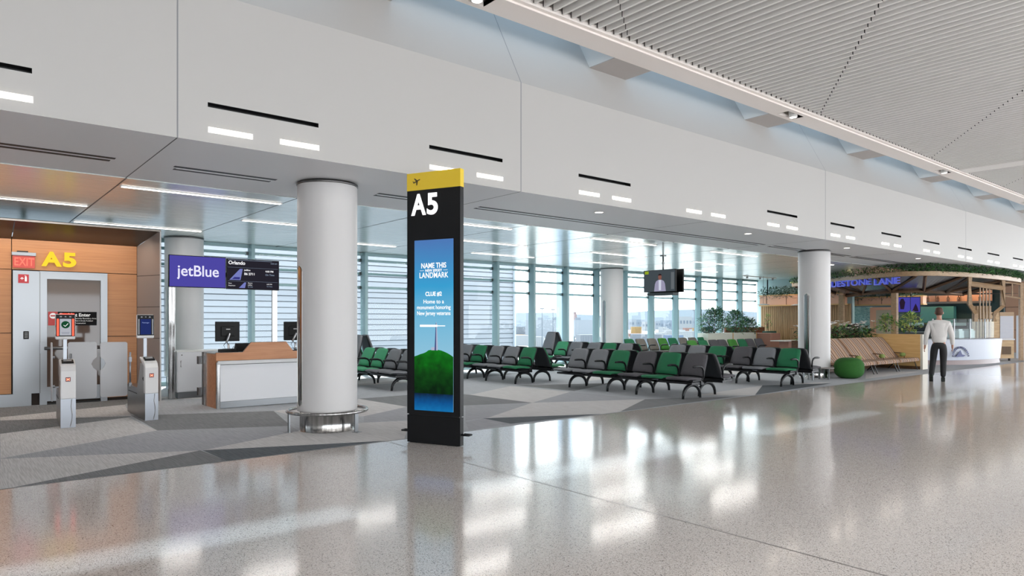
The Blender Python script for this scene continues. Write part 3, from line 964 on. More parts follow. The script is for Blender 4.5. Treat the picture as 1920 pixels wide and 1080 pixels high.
t = thing('telephone_handset', 'black telephone with coiled cord between monitor and terminal', 'telephone', (4.02, 12.66, .955))
MB().prism([(0, 0), (.15, 0), (.15, .03), (0, .07)], 0, .09, 'x').build('base', black_plastic, t, bevel=.006)
MB().tube([(.02 + .012 * math.sin(i * 1.5), -.02 - .01 * math.cos(i * 1.5), .06 - .002 * i) for i in range(26)], .004, 5).build('cord', black, t)

# ================================================================== information totem
th = math.atan2(6.75 - 7.45, 4.78 - 4.47)
t = thing('information_totem', 'tall black A5 totem with yellow top and a blue screen', 'sign', (4.47, 7.45, 0), th)
W, D, H = .766, .08, 3.335
body_m = mat('totem_black', '#0c0d10', 0.4, 0.0, spec=.3)
MB().box(0, W, 0, D, .36, 3.12).build('body', body_m, t)
MB().box(-.002, W + .002, -.002, D + .002, 3.12, H).build('yellow_cap', mat('totem_yellow', '#e6c430', 0.45), t)
MB().box(.0, W, .0, D, .008, .345).build('lower_body', body_m, t, bevel=.003)
MB().box(.03, W - .03, .02, D - .02, .0, .01).box(.02, W - .02, .01, D - .01, .345, .36).build('reveal', black, t)
bl = MB()
bl.tube([(-.002, .03, .14), (-.10, .03, .14), (-.10, D + .02, .14), (-.002, D + .02, .14)], .012, 8)
bl.tube([(W, .03, .14), (W + .10, .03, .14), (W + .10, D + .02, .14), (W, D + .02, .14)], .012, 8)
bl.build('bumper_loop', black_metal, t)
white_glow = emis('white_glow', '#fdfbff', 1.6)
text('A', .355, white_glow, t, (.078, -.004, 2.82), off=.010, depth=.004, sx=.80, name='gate_letter')
text('5', .355, white_glow, t, (.288, -.004, 2.82), off=.010, depth=.004, sx=.98, name='gate_letter')
# aircraft symbol
pl = MB()
Mx = Matrix.Translation((.145, -.004, 3.232)) @ Matrix.Rotation(R(-22), 4, 'Y')
pl.prism([(-.052, -.006), (.045, -.006), (.055, 0), (.045, .006), (-.052, .006)], -.002, .002, 'y', 0, Mx)
pl.prism([(-.008, 0), (.018, 0), (-.012, -.046), (-.024, -.046)], -.002, .002, 'y', 0, Mx)
pl.prism([(-.008, 0), (.018, 0), (-.012, .046), (-.024, .046)], -.002, .002, 'y', 0, Mx)
pl.prism([(-.046, 0), (-.032, 0), (-.050, .024), (-.058, .024)], -.002, .002, 'y', 0, Mx)
pl.build('aircraft_symbol', mat('symbol_brown', '#4a3a1e', .5), t)
# screen content
sx0, sx1, sz0, sz1 = .112, .672, .41, 2.5
def grad_emis(name, stops, z0, z1, s=1.0, noise=0, nsc=8):
    m = bpy.data.materials.new(name); m.use_nodes = True
    nt = m.node_tree; N = nt.nodes; Lk = nt.links
    N.remove(N['Principled BSDF'])
    tc = N.new('ShaderNodeTexCoord'); sp = N.new('ShaderNodeSeparateXYZ')
    Lk.new(tc.outputs['Object'], sp.inputs[0])
    mr = N.new('ShaderNodeMapRange'); mr.inputs[1].default_value = z0; mr.inputs[2].default_value = z1
    Lk.new(sp.outputs[2], mr.inputs[0])
    src = mr.outputs[0]
    if noise:
        n = N.new('ShaderNodeTexNoise'); n.inputs['Scale'].default_value = nsc; n.inputs['Detail'].default_value = 6
        Lk.new(tc.outputs['Object'], n.inputs['Vector'])
        a = N.new('ShaderNodeMath'); a.operation = 'MULTIPLY_ADD'; a.inputs[1].default_value = noise; a.inputs[2].default_value = -noise / 2
        Lk.new(n.outputs['Fac'], a.inputs[0])
        b = N.new('ShaderNodeMath'); b.operation = 'ADD'
        Lk.new(src, b.inputs[0]); Lk.new(a.outputs[0], b.inputs[1])
        src = b.outputs[0]
    r = N.new('ShaderNodeValToRGB')
    for i, (p_, c_) in enumerate(stops):
        e = r.color_ramp.elements[i] if i < 2 else r.color_ramp.elements.new(p_)
        e.position = p_; e.color = lin(c_)
    Lk.new(src, r.inputs['Fac'])
    e = N.new('ShaderNodeEmission'); e.inputs[1].default_value = s * EK * EK
    Lk.new(r.outputs[0], e.inputs[0]); Lk.new(e.outputs[0], N['Material Output'].inputs[0])
    return m
scr = MB().box(sx0, sx1, -.004, .002, sz0, sz1).build('screen', grad_emis('screen_sky', [(0, '#a8e0fa'), (1, '#5b8ad0'), (.35, '#84d2f8'), (.62, '#45b6ee')], 1.0, 2.5, 1.12, .06, 2.5), t)
hill = [(sx0, .62), (sx1, .62), (sx1, 1.075), (.63, 1.10), (.60, 1.115), (.55, 1.135), (.50, 1.15), (.44, 1.16), (.40, 1.165), (.36, 1.155), (.32, 1.15), (.28, 1.125), (.24, 1.11), (.20, 1.10), (.16, 1.085), (sx0, 1.07)]
MB().prism(hill, -.0055, -.004).build('hill_picture', grad_emis('screen_hill', [(0, '#16321c'), (1, '#239a2e'), (.45, '#1d5a22'), (.7, '#1c7a24')], .62, 1.2, .9, .9, 9), scr)
MB().box(sx0, sx1, -.0055, -.004, sz0, .62).build('water_picture', grad_emis('screen_water', [(0, '#1f8cd6'), (1, '#1c3350'), (.5, '#1a66ae')], sz0, .62, .95, .35, 14), scr)
ob = emis('monument_grey', '#b9bfd8', .9)
MB().prism([(.407, 1.15), (.455, 1.15), (.440, 1.47), (.432, 1.50), (.424, 1.47)], -.0065, -.0055).prism([(.36, 1.15), (.41, 1.15), (.41, 1.19), (.36, 1.185)], -.0065, -.0055).build('monument_picture', ob, scr)
MB().prism([(.407, 1.15), (.43, 1.15), (.431, 1.49), (.424, 1.47)], -.0072, -.0065).build('monument_shade', emis('monument_dark', '#4b5688', .9), scr)
sw2 = emis('screen_letter', '#ffffff', 1.1)
MB().box(.195, .45, -.0085, -.0075, 1.435, 1.462).box(.45, .56, -.0085, -.0075, 1.443, 1.454).build('progress_bar', sw2, scr)
cxs = (sx0 + sx1) / 2
text('NAME THIS', .088, sw2, scr, (cxs, -.006, 2.155), align='CENTER', off=.0018, depth=.0008, sx=.82)
text('NEW JERSEY', .044, sw2, scr, (cxs, -.006, 2.110), align='CENTER', off=.001, depth=.0008)
MB().box(cxs - .20, cxs - .14, -.0065, -.0055, 2.123, 2.127).box(cxs + .14, cxs + .20, -.0065, -.0055, 2.123, 2.127).build('rule', sw2, scr)
text('LANDMARK', .094, sw2, scr, (cxs, -.006, 2.035), align='CENTER', off=.0015, depth=.0008, sx=.80, space=1.04)
text('CLUE #2', .070, sw2, scr, (cxs, -.006, 1.815), align='CENTER', off=.002, depth=.0008, sx=.9)
text('Home to a', .068, sw2, scr, (cxs, -.006, 1.722), align='CENTER', off=.0008, depth=.0008)
text('monument honoring', .068, sw2, scr, (cxs, -.006, 1.652), align='CENTER', off=.0008, depth=.0008, sx=.86)
text('New Jersey veterans', .068, sw2, scr, (cxs, -.006, 1.580), align='CENTER', off=.0008, depth=.0008, sx=.85)

# ================================================================== beam seating
def upholstery(name, c):
    return mat(name, c, 0.75, noise=.06, nscale=60, bump=.1, bscale=200)
UPH = {'g': upholstery('seat_green', '#166b45'), 'l': upholstery('seat_light_green', '#43996e'), 'o': upholstery('seat_olive_green', '#3b7f2c'),
       's': upholstery('seat_grey', '#74767b'), 'd': upholstery('seat_dark_grey', '#4f4d52'), 't': upholstery('seat_taupe', '#746f68')}
shell_m = mat('seat_shell', '#1b1e22', 0.45)
beam_m = mat('beam_black', '#14161a', 0.4, 0.3)
def seat_meshes():
    """one seat: upholstered pad, backrest, shell and armrest as shared meshes"""
    def sweep(prof, widths, th, xo=0):
        v = []; n = len(prof); cols = 7
        for side in (0, 1):
            for i, (y, z) in enumerate(prof):
                a = prof[max(i - 1, 0)]; b = prof[min(i + 1, n - 1)]
                ty, tz = b[0] - a[0], b[1] - a[1]
                l = math.hypot(ty, tz)
                ny, nz = tz / l, -ty / l       # towards the back/underside
                for j in range(cols):
                    u = -1 + 2 * j / (cols - 1)
                    e = abs(u) ** 4 * .018
                    k = th if side else 0
                    v.append((u * widths[i] / 2, y + ny * (k + (0 if side else e)), z + nz * (k + (0 if side else e))))
        f = []
        N_ = n * cols
        for i in range(n - 1):
            for j in range(cols - 1):
                q = i * cols + j
                f.append((q, q + 1, q + cols + 1, q + cols))
                f.append((N_ + q, N_ + q + cols, N_ + q + cols + 1, N_ + q + 1))
        for i in range(n - 1):
            q = i * cols
            f.append((q, q + cols, N_ + q + cols, N_ + q))
            q = i * cols + cols - 1
            f.append((q, N_ + q, N_ + q + cols, q + cols))
        for j in range(cols - 1):
            f.append((j, N_ + j, N_ + j + 1, j + 1))
            q = (n - 1) * cols + j
            f.append((q, q + 1, N_ + q + 1, N_ + q))
        return v, f
    seat = [(-.02, .405), (0, .43), (.06, .443), (.2, .436), (.34, .425), (.42, .43)]
    back = [(.445, .455), (.475, .53), (.51, .62), (.555, .72), (.60, .81), (.625, .86), (.645, .875)]
    shell = [(.30, .39), (.42, .375), (.475, .41), (.505, .52), (.545, .62), (.59, .72), (.635, .80), (.66, .855), (.665, .873)]
    hback = [(.445, .455), (.475, .53), (.51, .62), (.55, .75), (.60, .90), (.645, 1.05), (.675, 1.15), (.69, 1.175)]
    hshell = [(.30, .39), (.42, .375), (.475, .41), (.505, .52), (.55, .66), (.60, .84), (.65, 1.02), (.69, 1.13), (.71, 1.17)]
    M_ = {}
    v, f = sweep(seat, [.50, .53, .545, .55, .545, .53], .045); M_['seat'] = (v, f)
    v, f = sweep(back, [.525, .53, .525, .51, .49, .465, .42], .04); M_['back'] = (v, f)
    v, f = sweep(shell, [.50, .52, .53, .53, .525, .51, .49, .45, .41], .028); M_['shell'] = (v, f)
    v, f = sweep(hback, [.525, .53, .525, .50, .46, .41, .36, .31], .05); M_['hback'] = (v, f)
    v, f = sweep(hshell, [.50, .52, .53, .53, .50, .46, .41, .36, .30], .06); M_['hshell'] = (v, f)
    return M_
SM = seat_meshes()
PROTO = {}
def shared(key, name, mb, mats, parent, loc=(0, 0, 0), rot=(0, 0, 0), mods=None):
    """link a copy of a prototype mesh under a parent"""
    if key not in PROTO:
        o = mb().build(name, mats)
        PROTO[key] = o.data
        bpy.data.objects.remove(o)
    o = bpy.data.objects.new(name, PROTO[key])
    col.objects.link(o)
    o.parent = parent; o.location = loc; o.rotation_euler = rot
    return o
def mb_from(k):
    return lambda: MB().add(SM[k][0], SM[k][1], 0, True)
def leg_mb():
    m = MB()
    pts = []
    for i in range(13):
        a = PI * i / 12
        pts.append((0, .435 - .275 * math.cos(a), .012 + .255 * math.sin(a) ** .85 if 0 < i < 12 else .012))
    m.tube(pts, [.024 + .014 * math.sin(PI * i / 12) for i in range(13)], 8, rz=None)
    m.cyl((0, .16, 0), .026, 0, .014, 12).cyl((0, .71, 0), .026, 0, .014, 12)
    m.box(-.03, .03, .38, .49, .255, .30)
    return m
def arm_mb():
    m = MB()
    m.tube([(0, .46, .33), (0, .475, .45), (0, .46, .56), (0, .42, .615), (0, .34, .64), (0, .22, .643), (0, .13, .638)], [.016, .016, .018, .021, .024, .024, .016], 8)
    return m
def bench(label, loc, rz, colors, group=None, arms=(0, 1, 2, 3), high=None):
    """beam bench of len(colors) seats; local x runs along the seats, -y is the front"""
    t = thing('beam_bench', label, 'bench', loc, rz, group)
    n = len(colors); P = .62; L_ = n * P
    MB().box(.03, L_ - .03, .39, .48, .285, .355).box(.05, L_ - .05, .15, .43, .355, .375).box(.05, L_ - .05, .12, .50, .30, .34).build('beam', beam_m, t)
    for i, c in enumerate(colors):
        x = P * (i + .5)
        shared('seat' + c, 'seat', mb_from('seat'), UPH[c], t, (x, 0, 0))
        k = 'h' if high and i in high else ''
        shared(k + 'back' + c, 'backrest', mb_from(k + 'back'), UPH[c], t, (x, 0, 0))
        shared(k + 'shell', 'back_shell', mb_from(k + 'shell'), shell_m, t, (x, 0, 0))
    for a in arms:
        shared('arm', 'armrest', arm_mb, beam_m, t, (min(max(P * a, .03), L_ - .03), 0, 0))
    for x in (.42, L_ - .28) if n > 2 else (L_ / 2,):
        shared('leg', 'leg', leg_mb, beam_m, t, (x, 0, 0))
    pw = MB().box(L_ * .5 - .06, L_ * .5 + .06, .12, .16, .30, .355)
    pw.build('power_socket', mat('socket_grey', '#7d828c', .4), t)
    return t
RW, RE, RS = -PI / 2, PI / 2, 0.0        # facing west (-x), east (+x), south (-y)
G1 = 'back-to-back beam benches'
P3 = 1.86
# line A (x 10.85): near unit and far unit, facing the desk; their backs behind
bench('near bench of grey, green and dark grey seats closest to the polished floor', (10.85, 9.72, 0), RW, 'dgd', arms=(1, 2, 3))
bench('bench with two grey seats and one green, behind the nearest bench and facing the desk', (10.85, 11.68, 0), RW, 'ssg', arms=(1, 2, 3))
bench('dark bench back to back with the nearest bench', (12.43, 7.86, 0), RE, 'dgs')
bench('dark bench back to back with the bench of two grey seats and one green', (12.43, 9.82, 0), RE, 'gsd')
# line D (x 14.75)
bench('bench of dark grey, grey and green seats left of the white column', (14.72, 9.86, 0), RW, 'dsg', arms=(0, 1, 2, 3))
bench('bench of two light grey seats and a green one behind the nearest bench', (14.72, 11.82, 0), RW, 'ssg', arms=(1, 2, 3))
bench('dark bench back to back with the bench left of the white column', (16.30, 8.00, 0), RE, 'dgs')
bench('dark bench back to back with the light grey and green bench', (16.30, 9.96, 0), RE, 'gds')
# line B (x 10.5), behind the totem
bench('bench of grey and green seats right of the black totem, nearer half', (10.45, 14.28, 0), RW, 'ssg', arms=(1, 2, 3))
bench('bench of grey and green seats right of the black totem, farther half', (10.45, 16.24, 0), RW, 'ssg', arms=(1, 2, 3))
bench('dark bench back to back with the nearer half right of the totem', (12.03, 12.42, 0), RE, 'gds')
bench('dark bench back to back with the farther half right of the totem', (12.03, 14.38, 0), RE, 'sgd')
# line C (x 7.3), left of the totem
bench('light green and grey bench between round column and totem', (7.35, 15.36, 0), RW, 'llss', arms=(1, 2, 3, 4))  # lighter green puts the window backlight into the seat colour
bench('bench with a high-backed grey seat by the windows left of the totem', (7.35, 16.70, 0), RW, 'ls', arms=(2,), high=(1,))
bench('dark bench back to back with the light green and grey bench', (8.93, 12.88, 0), RE, 'gssg', arms=(0, 1, 2, 3, 4))
bench('dark high-backed bench by the windows behind the light green seats', (8.93, 15.44, 0), RE, 'sl', high=(0,))
# line B' (x 14.6), further back
bench('bench of grey, green and grey seats behind the two grey and green seats', (14.55, 14.75, 0), RW, 'sgs', arms=(1, 2, 3))
bench('bench with a high-backed grey seat and light green seat before the tarmac windows', (14.55, 16.75, 0), RW, 'sls', arms=(1, 2, 3), high=(0,))
bench('dark bench back to back with the far grey and green bench', (16.13, 12.89, 0), RE, 'gsg')
bench('dark bench back to back with the high-backed grey seat', (16.13, 14.89, 0), RE, 'gss', high=(2,))
# rows along the windows, facing the hall
bench('window row bench of olive green, green and taupe seats, left end of the row', (18.3, 15.95, 0), RS, 'ogt', arms=(1, 2, 3))
bench('window row bench of taupe, olive green and green seats, middle of the row', (20.2, 15.95, 0), RS, 'tog', arms=(1, 2, 3))
bench('window row bench of two taupe seats next to the planters', (22.1, 15.95, 0), RS, 'ttg', arms=(1, 2))
bench('bench of olive green and dark green seats in the row before the window row', (19.0, 13.30, 0), RS, 'ogd', arms=(1,))
bench('bench of dark grey, olive green and green seats right of centre in the same row', (20.75, 13.30, 0), RS, 'dog', arms=(1,))
bench('pair of dark grey seats at the right end of the row by the wooden tables', (22.5, 13.30, 0), RS, 'dd', arms=(1,))

# ================================================================== hanging television
t = thing('hanging_television', 'black ceiling-hung television pair, the near screen showing a presenter in a grey suit', 'television', (15.92, 12.60, 0))
rz = 0
MB().box(-.0, .06, -.57, .57, 2.35, 2.99).build('housing', black_plastic, t, bevel=.006)
MB().box(.30, .36, -.60, .60, 2.34, 3.0).build('housing', black_plastic, t, bevel=.006)
MB().box(.06, .30, -.25, .25, 2.55, 2.85).build('bracket', black_metal, t)
MB().box(.02, .30, -.46, .46, 2.255, 2.335).build('soundbar', mat('soundbar', '#262f33', .5), t, bevel=.01)
pm = MB().tube([(.18, 0, 2.85), (.18, 0, 3.42)], .022, 12).cyl((.18, 0, 0), .09, 3.385, 3.42, 20).cyl((.18, 0, 0), .035, 3.16, 3.22, 16)
pm.build('pole', steel_dark, t)
sc_ = MB().box(-.004, 0, -.555, .555, 2.365, 2.975).build('screen', emis('tv_grey', '#4d565c', .75), t)
# presenter silhouette (screen plane faces -x, so y is reversed left to right)
def tvshape(pts, m, x, name):
    MB().prism([(-.02 - p[0], p[1]) for p in pts], x - .001, x, 'x').build(name, m, sc_)
tvshape([(-.20, 2.37), (-.17, 2.58), (-.13, 2.66), (-.05, 2.70), (.07, 2.70), (.15, 2.66), (.19, 2.58), (.22, 2.37)], emis('tv_suit', '#a3a0bb', .85), -.005, 'suit_picture')
tvshape([(-.03, 2.40), (-.035, 2.66), (-.03, 2.70), (.05, 2.70), (.055, 2.66), (.05, 2.40)], emis('tv_shirt', '#d5d8ea', .9), -.0062, 'shirt_picture')
tvshape([(.01 + .062 * math.cos(a * PI / 8), 2.78 + .085 * math.sin(a * PI / 8)) for a in range(16)], emis('tv_skin', '#8f5f55', .8), -.0072, 'face_picture')
tvshape([(.01 + .062 * math.cos(a * PI / 8), 2.825 + .05 * math.sin(a * PI / 8)) for a in range(9)], emis('tv_hair', '#33262a', .8), -.0082, 'hair_picture')
tvshape([(-.54, 2.88), (-.54, 2.965), (-.40, 2.965), (-.40, 2.88)], emis('tv_tag', '#9fb52c', .8), -.005, 'corner_tag')
tvshape([(.40, 2.42), (.40, 2.90), (.51, 2.90), (.51, 2.42)], emis('tv_side', '#70777c', .75), -.005, 'side_panel')

# ================================================================== outside
tarmac = mat('tarmac', '#7b7e80', 0.8, noise=.05, nscale=.05)
MB().add([(-300, 18.2, -4.5), (1200, 18.2, -4.5), (1200, 1200, -4.5), (-300, 1200, -4.5)], [(0, 1, 2, 3)]).build('floor_apron', tarmac, kind='structure')
t = thing('louvred_building', 'pale grey building with horizontal metal louvres outside the left windows', 'building', (-20, 22, -4.5))
MB().box(0, 38.25, .06, 10, 0, 14).build('wall', mat('louvre_back', '#6a737e', .6), t)
s = MB()
z = .02
while z < 13.9:
    s.add([(0, .01, z), (38.3, .01, z), (38.3, .03, z + .16), (0, .03, z + .16), (0, .06, z + .16), (38.3, .06, z + .16), (0, .06, z), (38.3, .06, z)], [(0, 1, 2, 3), (3, 2, 5, 4), (1, 7, 5, 2), (0, 6, 7, 1)])
    z += .19
s.build('louvre_cladding', mat('louvre_paint', '#72777f', .5, 0), t)
MB().box(38.28, 38.36, -.07, .3, 0, 14).build('corner_trim', mat('corner_metal', '#8e98a2', .5), t)
def haze(n, c):  # distance haze is put into these pale colours, then all darkened evenly
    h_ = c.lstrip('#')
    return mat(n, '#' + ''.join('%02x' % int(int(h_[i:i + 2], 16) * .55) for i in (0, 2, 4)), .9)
t = thing('hangar', 'long white hangar far across the apron with small rooftop units', 'building', (176, 184, -4.5), R(-43.7))
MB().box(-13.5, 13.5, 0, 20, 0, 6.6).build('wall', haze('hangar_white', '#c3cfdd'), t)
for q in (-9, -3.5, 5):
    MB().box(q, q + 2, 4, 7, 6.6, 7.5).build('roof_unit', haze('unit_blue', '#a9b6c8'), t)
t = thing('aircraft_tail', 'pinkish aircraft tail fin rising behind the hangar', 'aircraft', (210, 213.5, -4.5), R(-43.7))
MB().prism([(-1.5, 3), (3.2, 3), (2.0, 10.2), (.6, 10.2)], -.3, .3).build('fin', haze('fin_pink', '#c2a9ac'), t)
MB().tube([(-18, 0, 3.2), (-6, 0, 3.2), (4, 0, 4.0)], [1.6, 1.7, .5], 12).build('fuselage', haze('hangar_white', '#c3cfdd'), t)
rd = MB()
random.seed(5)
pts = []
for i in range(41):
    a = R(20 + 40 * i / 40)
    hgt = 9.5 + 1.6 * math.sin(i * .5) + random.uniform(-.4, .4) + (3 if i < 22 else 0)
    pts.append((a, hgt))
for (a0, h0), (a1, h1) in zip(pts[:-1], pts[1:]):
    d = 720
    rd.add([(d * math.cos(a0), d * math.sin(a0), -4.5), (d * math.cos(a1), d * math.sin(a1), -4.5), ((d + 6) * math.cos(a1), (d + 6) * math.sin(a1), h1), ((d + 6) * math.cos(a0), (d + 6) * math.sin(a0), h0)], [(0, 1, 2, 3)])
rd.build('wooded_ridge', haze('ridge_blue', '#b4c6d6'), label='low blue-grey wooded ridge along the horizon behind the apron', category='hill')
cols = [('white', '#cfd6de'), ('yellow', '#cfa768'), ('blue', '#7d94b8'), ('grey', '#9fa9b6'), ('red', '#b58b84')]
random.seed(11)
spots_ = []
for i in range(64):
    cn, cc = cols[random.choice([0, 0, 0, 1, 2, 2, 3, 3, 4])]
    if i < 10:
        a = R(random.uniform(42.0, 46.5)); d = random.uniform(95, 150)
    else:
        a = R(random.uniform(28.5, 41.5)); d = random.uniform(120, 330)
    x, y = d * math.cos(a), d * math.sin(a)
    while any(math.hypot(x - u[0], y - u[1]) < 11.5 for u in spots_) or math.hypot(x - 192, y - 200) < 46:
        a += R(.7) if i < 32 else -R(.7); d += 5
        x, y = d * math.cos(a), d * math.sin(a)
    spots_.append((x, y))
    if i % 3 == 0:
        t = thing('service_truck', '%s airport service truck parked far out on the apron' % cn, 'truck', (x, y, -4.5), random.uniform(-1, .2), '%s service trucks on the apron' % cn)
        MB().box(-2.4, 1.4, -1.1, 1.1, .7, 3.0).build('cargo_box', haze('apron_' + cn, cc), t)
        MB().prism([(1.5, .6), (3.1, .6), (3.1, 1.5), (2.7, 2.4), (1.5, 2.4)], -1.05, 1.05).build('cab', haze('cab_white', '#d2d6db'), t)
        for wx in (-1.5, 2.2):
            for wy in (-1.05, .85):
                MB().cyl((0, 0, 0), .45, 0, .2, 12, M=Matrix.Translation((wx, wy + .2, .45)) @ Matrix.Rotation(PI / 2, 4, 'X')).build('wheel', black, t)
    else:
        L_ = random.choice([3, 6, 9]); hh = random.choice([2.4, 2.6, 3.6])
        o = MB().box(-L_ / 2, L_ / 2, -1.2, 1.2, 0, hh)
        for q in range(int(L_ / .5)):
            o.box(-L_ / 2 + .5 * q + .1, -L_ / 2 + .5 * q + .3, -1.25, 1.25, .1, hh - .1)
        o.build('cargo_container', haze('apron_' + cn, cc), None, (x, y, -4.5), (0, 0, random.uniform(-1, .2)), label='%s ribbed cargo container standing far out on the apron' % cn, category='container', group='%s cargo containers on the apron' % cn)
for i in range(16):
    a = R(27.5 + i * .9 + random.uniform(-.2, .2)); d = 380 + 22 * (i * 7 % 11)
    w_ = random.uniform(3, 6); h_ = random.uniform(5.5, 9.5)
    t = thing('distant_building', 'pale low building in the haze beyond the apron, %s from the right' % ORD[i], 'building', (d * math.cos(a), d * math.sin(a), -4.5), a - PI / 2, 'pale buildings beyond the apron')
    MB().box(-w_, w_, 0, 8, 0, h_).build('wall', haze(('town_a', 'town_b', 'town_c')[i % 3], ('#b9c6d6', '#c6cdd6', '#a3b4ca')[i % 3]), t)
    wd_ = MB()
    for q in range(int(w_)):
        wd_.box(-w_ + .6 + q * 2, -w_ + 1.6 + q * 2, -.1, 0, h_ * .5, h_ * .72)
    wd_.build('window_band', haze('town_window', '#8496ae'), t)
for i, (a, d) in enumerate([(47.9, 150), (47.0, 165), (35.6, 176), (32.2, 196)]):
    t = thing('apron_light_mast', 'thin lattice light mast on the apron, %s from the left' % ORD[i], 'mast', (d * math.cos(R(a)), d * math.sin(R(a)), -4.5), 0, 'light masts on the apron')
    MB().tube([(0, 0, 0), (0, 0, 9)], [.14, .08], 6).build('pole', haze('mast_grey', '#8f9dae'), t)
    MB().box(-.6, .6, -.1, .1, 8.7, 9).build('lamp_head', haze('mast_grey', '#8f9dae'), t)
# parked jet bridge leg seen in one bay
MB().box(-.28, .28, -.28, .28, 0, 9).build('bridge_pillar', mat('pillar_blue', '#a9bfd6', .6), None, (22.2, 23.0, -4.5), label='pale blue square pillar outside the window left of the rear round column', category='pillar')

# ================================================================== plants
leaf = {k: mat('leaf_' + k, c, .55, noise=.25, nscale=3) for k, c in
        dict(dark='#2c4f38', blue='#46786f', mid='#4f8546', lime='#b3c26c', red='#4a2320', bright='#4f7a38', gold='#8f7a35').items()}
def leaves(b, pts, size, mi=0, droop=.3, seed=1, slim=.32):
    rnd = random.Random(seed)
    for p in pts:
        a = rnd.uniform(0, 2 * PI); e = rnd.uniform(-.6, .9) - droop
        l = size * rnd.uniform(.6, 1.3); w = l * slim
        d = Vector((math.cos(a) * math.cos(e), math.sin(a) * math.cos(e), math.sin(e)))
        s = d.cross(Vector((0, 0, 1))).normalized() * w * .5
        up = s.cross(d).normalized() * w * .25
        P = Vector(p)
        b.add([P, P + d * l * .45 + s + up, P + d * l, P + d * l * .45 - s + up], [(0, 1, 2), (0, 2, 3)], mi)
    return b
def shrub(name, label, x, y, z0, h, w, n, size, mats_, seed, parent_group=None, cat='plant', slim=.32):
    rnd = random.Random(seed)
    t = thing(name, label, cat, (x, y, z0), 0, parent_group)
    st = MB(); pts = [[] for _ in mats_]
    for s in range(7):
        a = rnd.uniform(0, 2 * PI); tip = Vector((math.cos(a) * w * rnd.uniform(.2, 1), math.sin(a) * w * rnd.uniform(.2, 1), h * rnd.uniform(.6, 1)))
        path = [Vector((0, 0, 0)), tip * .5 + Vector((0, 0, h * .12)), tip]
        st.tube(path, [.012, .008, .004], 5)
    for i in range(n):
        u = rnd.random() ** .7
        rr = w * (1 - .55 * abs(u * 2 - .8)) * rnd.random() ** .5
        a = rnd.uniform(0, 2 * PI)
        pts[rnd.randrange(len(mats_))].append((rr * math.cos(a), rr * math.sin(a), h * u))
    st.build('stem', wood_dark, t)
    f = MB()
    for i, pp in enumerate(pts):
        leaves(f, pp, size, i, .1, seed + i, slim)
    f.build('foliage', [leaf[k] for k in mats_], t)
    return t

# ------------------------------------------------------------------ seating area at the far windows
cream = mat('cream_box', '#d6d8cc', .6)
for i, (a, b) in enumerate([(23.75, 25.5), (25.56, 27.3)]):
    t = thing('window_planter', 'cream rectangular planter box at the far windows, %s' % ('left one behind the last grey seats', 'right one by the banquette')[i], 'planter', (a, 16.35, 0))
    MB().box(0, b - a, 0, .5, 0, 1.03).build('box', cream, t, bevel=.01)
    MB().box(b - a - .0, b - a + .06, -.005, .5, 0, 1.03).build('wood_edge', wood_ply, t)
shrub('leafy_shrub', 'tall leafy bamboo-like shrub in the left cream planter', 24.55, 16.6, 1.0, 1.05, .72, 950, .17, ['blue', 'dark', 'mid'], 3)
shrub('leafy_shrub', 'low leafy plant at the left end of the cream planter', 24.0, 16.6, 1.0, .25, .4, 200, .14, ['blue', 'dark'], 4)
shrub('leafy_shrub', 'leafy shrub in the right cream planter in front of a yellow blur', 26.1, 16.6, 1.0, .95, .6, 700, .17, ['blue', 'mid', 'dark'], 5)
shrub('leafy_shrub', 'short leafy shrub at the right end of the cream planters', 27.0, 16.6, 1.0, .65, .6, 520, .16, ['blue', 'dark', 'mid'], 6)
shrub('leafy_shrub', 'small pale leafy plant against the slatted wood wall', 28.95, 16.75, 1.1, .75, .2, 90, .12, ['mid', 'lime'], 7)
t = thing('banquette', 'booth bench with brown back rail, pink panel and dark green cushion', 'bench', (25.9, 15.9, 0))
MB().box(0, 3.1, 1.05, 1.12, .0, 1.25).build('back_rail', mat('booth_brown', '#7a4a35', .5), t)
MB().box(1.45, 2.25, -.2, 1.0, 0, 1.0).build('end_panel', mat('booth_pink', '#a87a6a', .6), t)
MB().box(2.3, 3.1, .45, .70, .48, 1.08).build('back_cushion', mat('cushion_green', '#35584e', .8), t, bevel=.03)
MB().box(2.3, 3.1, -.1, .68, .0, .48).build('seat_cushion', mat('cushion_green', '#35584e', .8), t, bevel=.03)
for i, (x, y, w_) in enumerate([(25.4, 14.0, 1.5), (27.3, 13.6, 1.5)]):
    t = thing('cafe_table', ('white cafe table with a pink base behind the last bench', 'white cafe table standing on a steel post by the slatted wall')[i], 'table', (x, y, 0))
    MB().box(0, w_, 0, .6, .72, .755).build('tabletop', mat('table_white', '#e0dfdc', .3), t, bevel=.008)
    if i == 0:
        MB().box(.5, w_ - .3, .1, .5, 0, .72).build('base', mat('booth_pink', '#a87a6a', .6), t)
    else:
        MB().cyl((w_ / 2, .3, 0), .04, .02, .72, 16).cyl((w_ / 2, .3, 0), .25, 0, .02, 24).build('base', steel_h, t)
t = thing('bentwood_chair', 'bentwood cafe chair half hidden behind the right white column', 'chair', (28.6, 13.0, 0))
MB().tube([(-.2, 0, .45), (-.2, .05, .75), (-.1, .07, .86), (.1, .07, .86), (.2, .05, .75), (.2, 0, .45)], .014, 8).build('backrest', wood_ply, t)
MB().cyl((0, -.18, 0), .21, .44, .47, 24).build('seat', wood_ply, t)
for sx in (-1, 1):
    for sy in (-.34, -.02):
        MB().tube([(sx * .15, sy, .44), (sx * .2, sy * 1.05, 0)], .014, 8).build('leg', wood_ply, t)
sl = MB()
y = 13.2
while y < 17.2:
    sl.box(29.24, 29.31, y, y + .075, 0, 2.25)
    y += .095
sl.box(29.31, 29.36, 13.2, 17.3, 0, 2.25, 1)
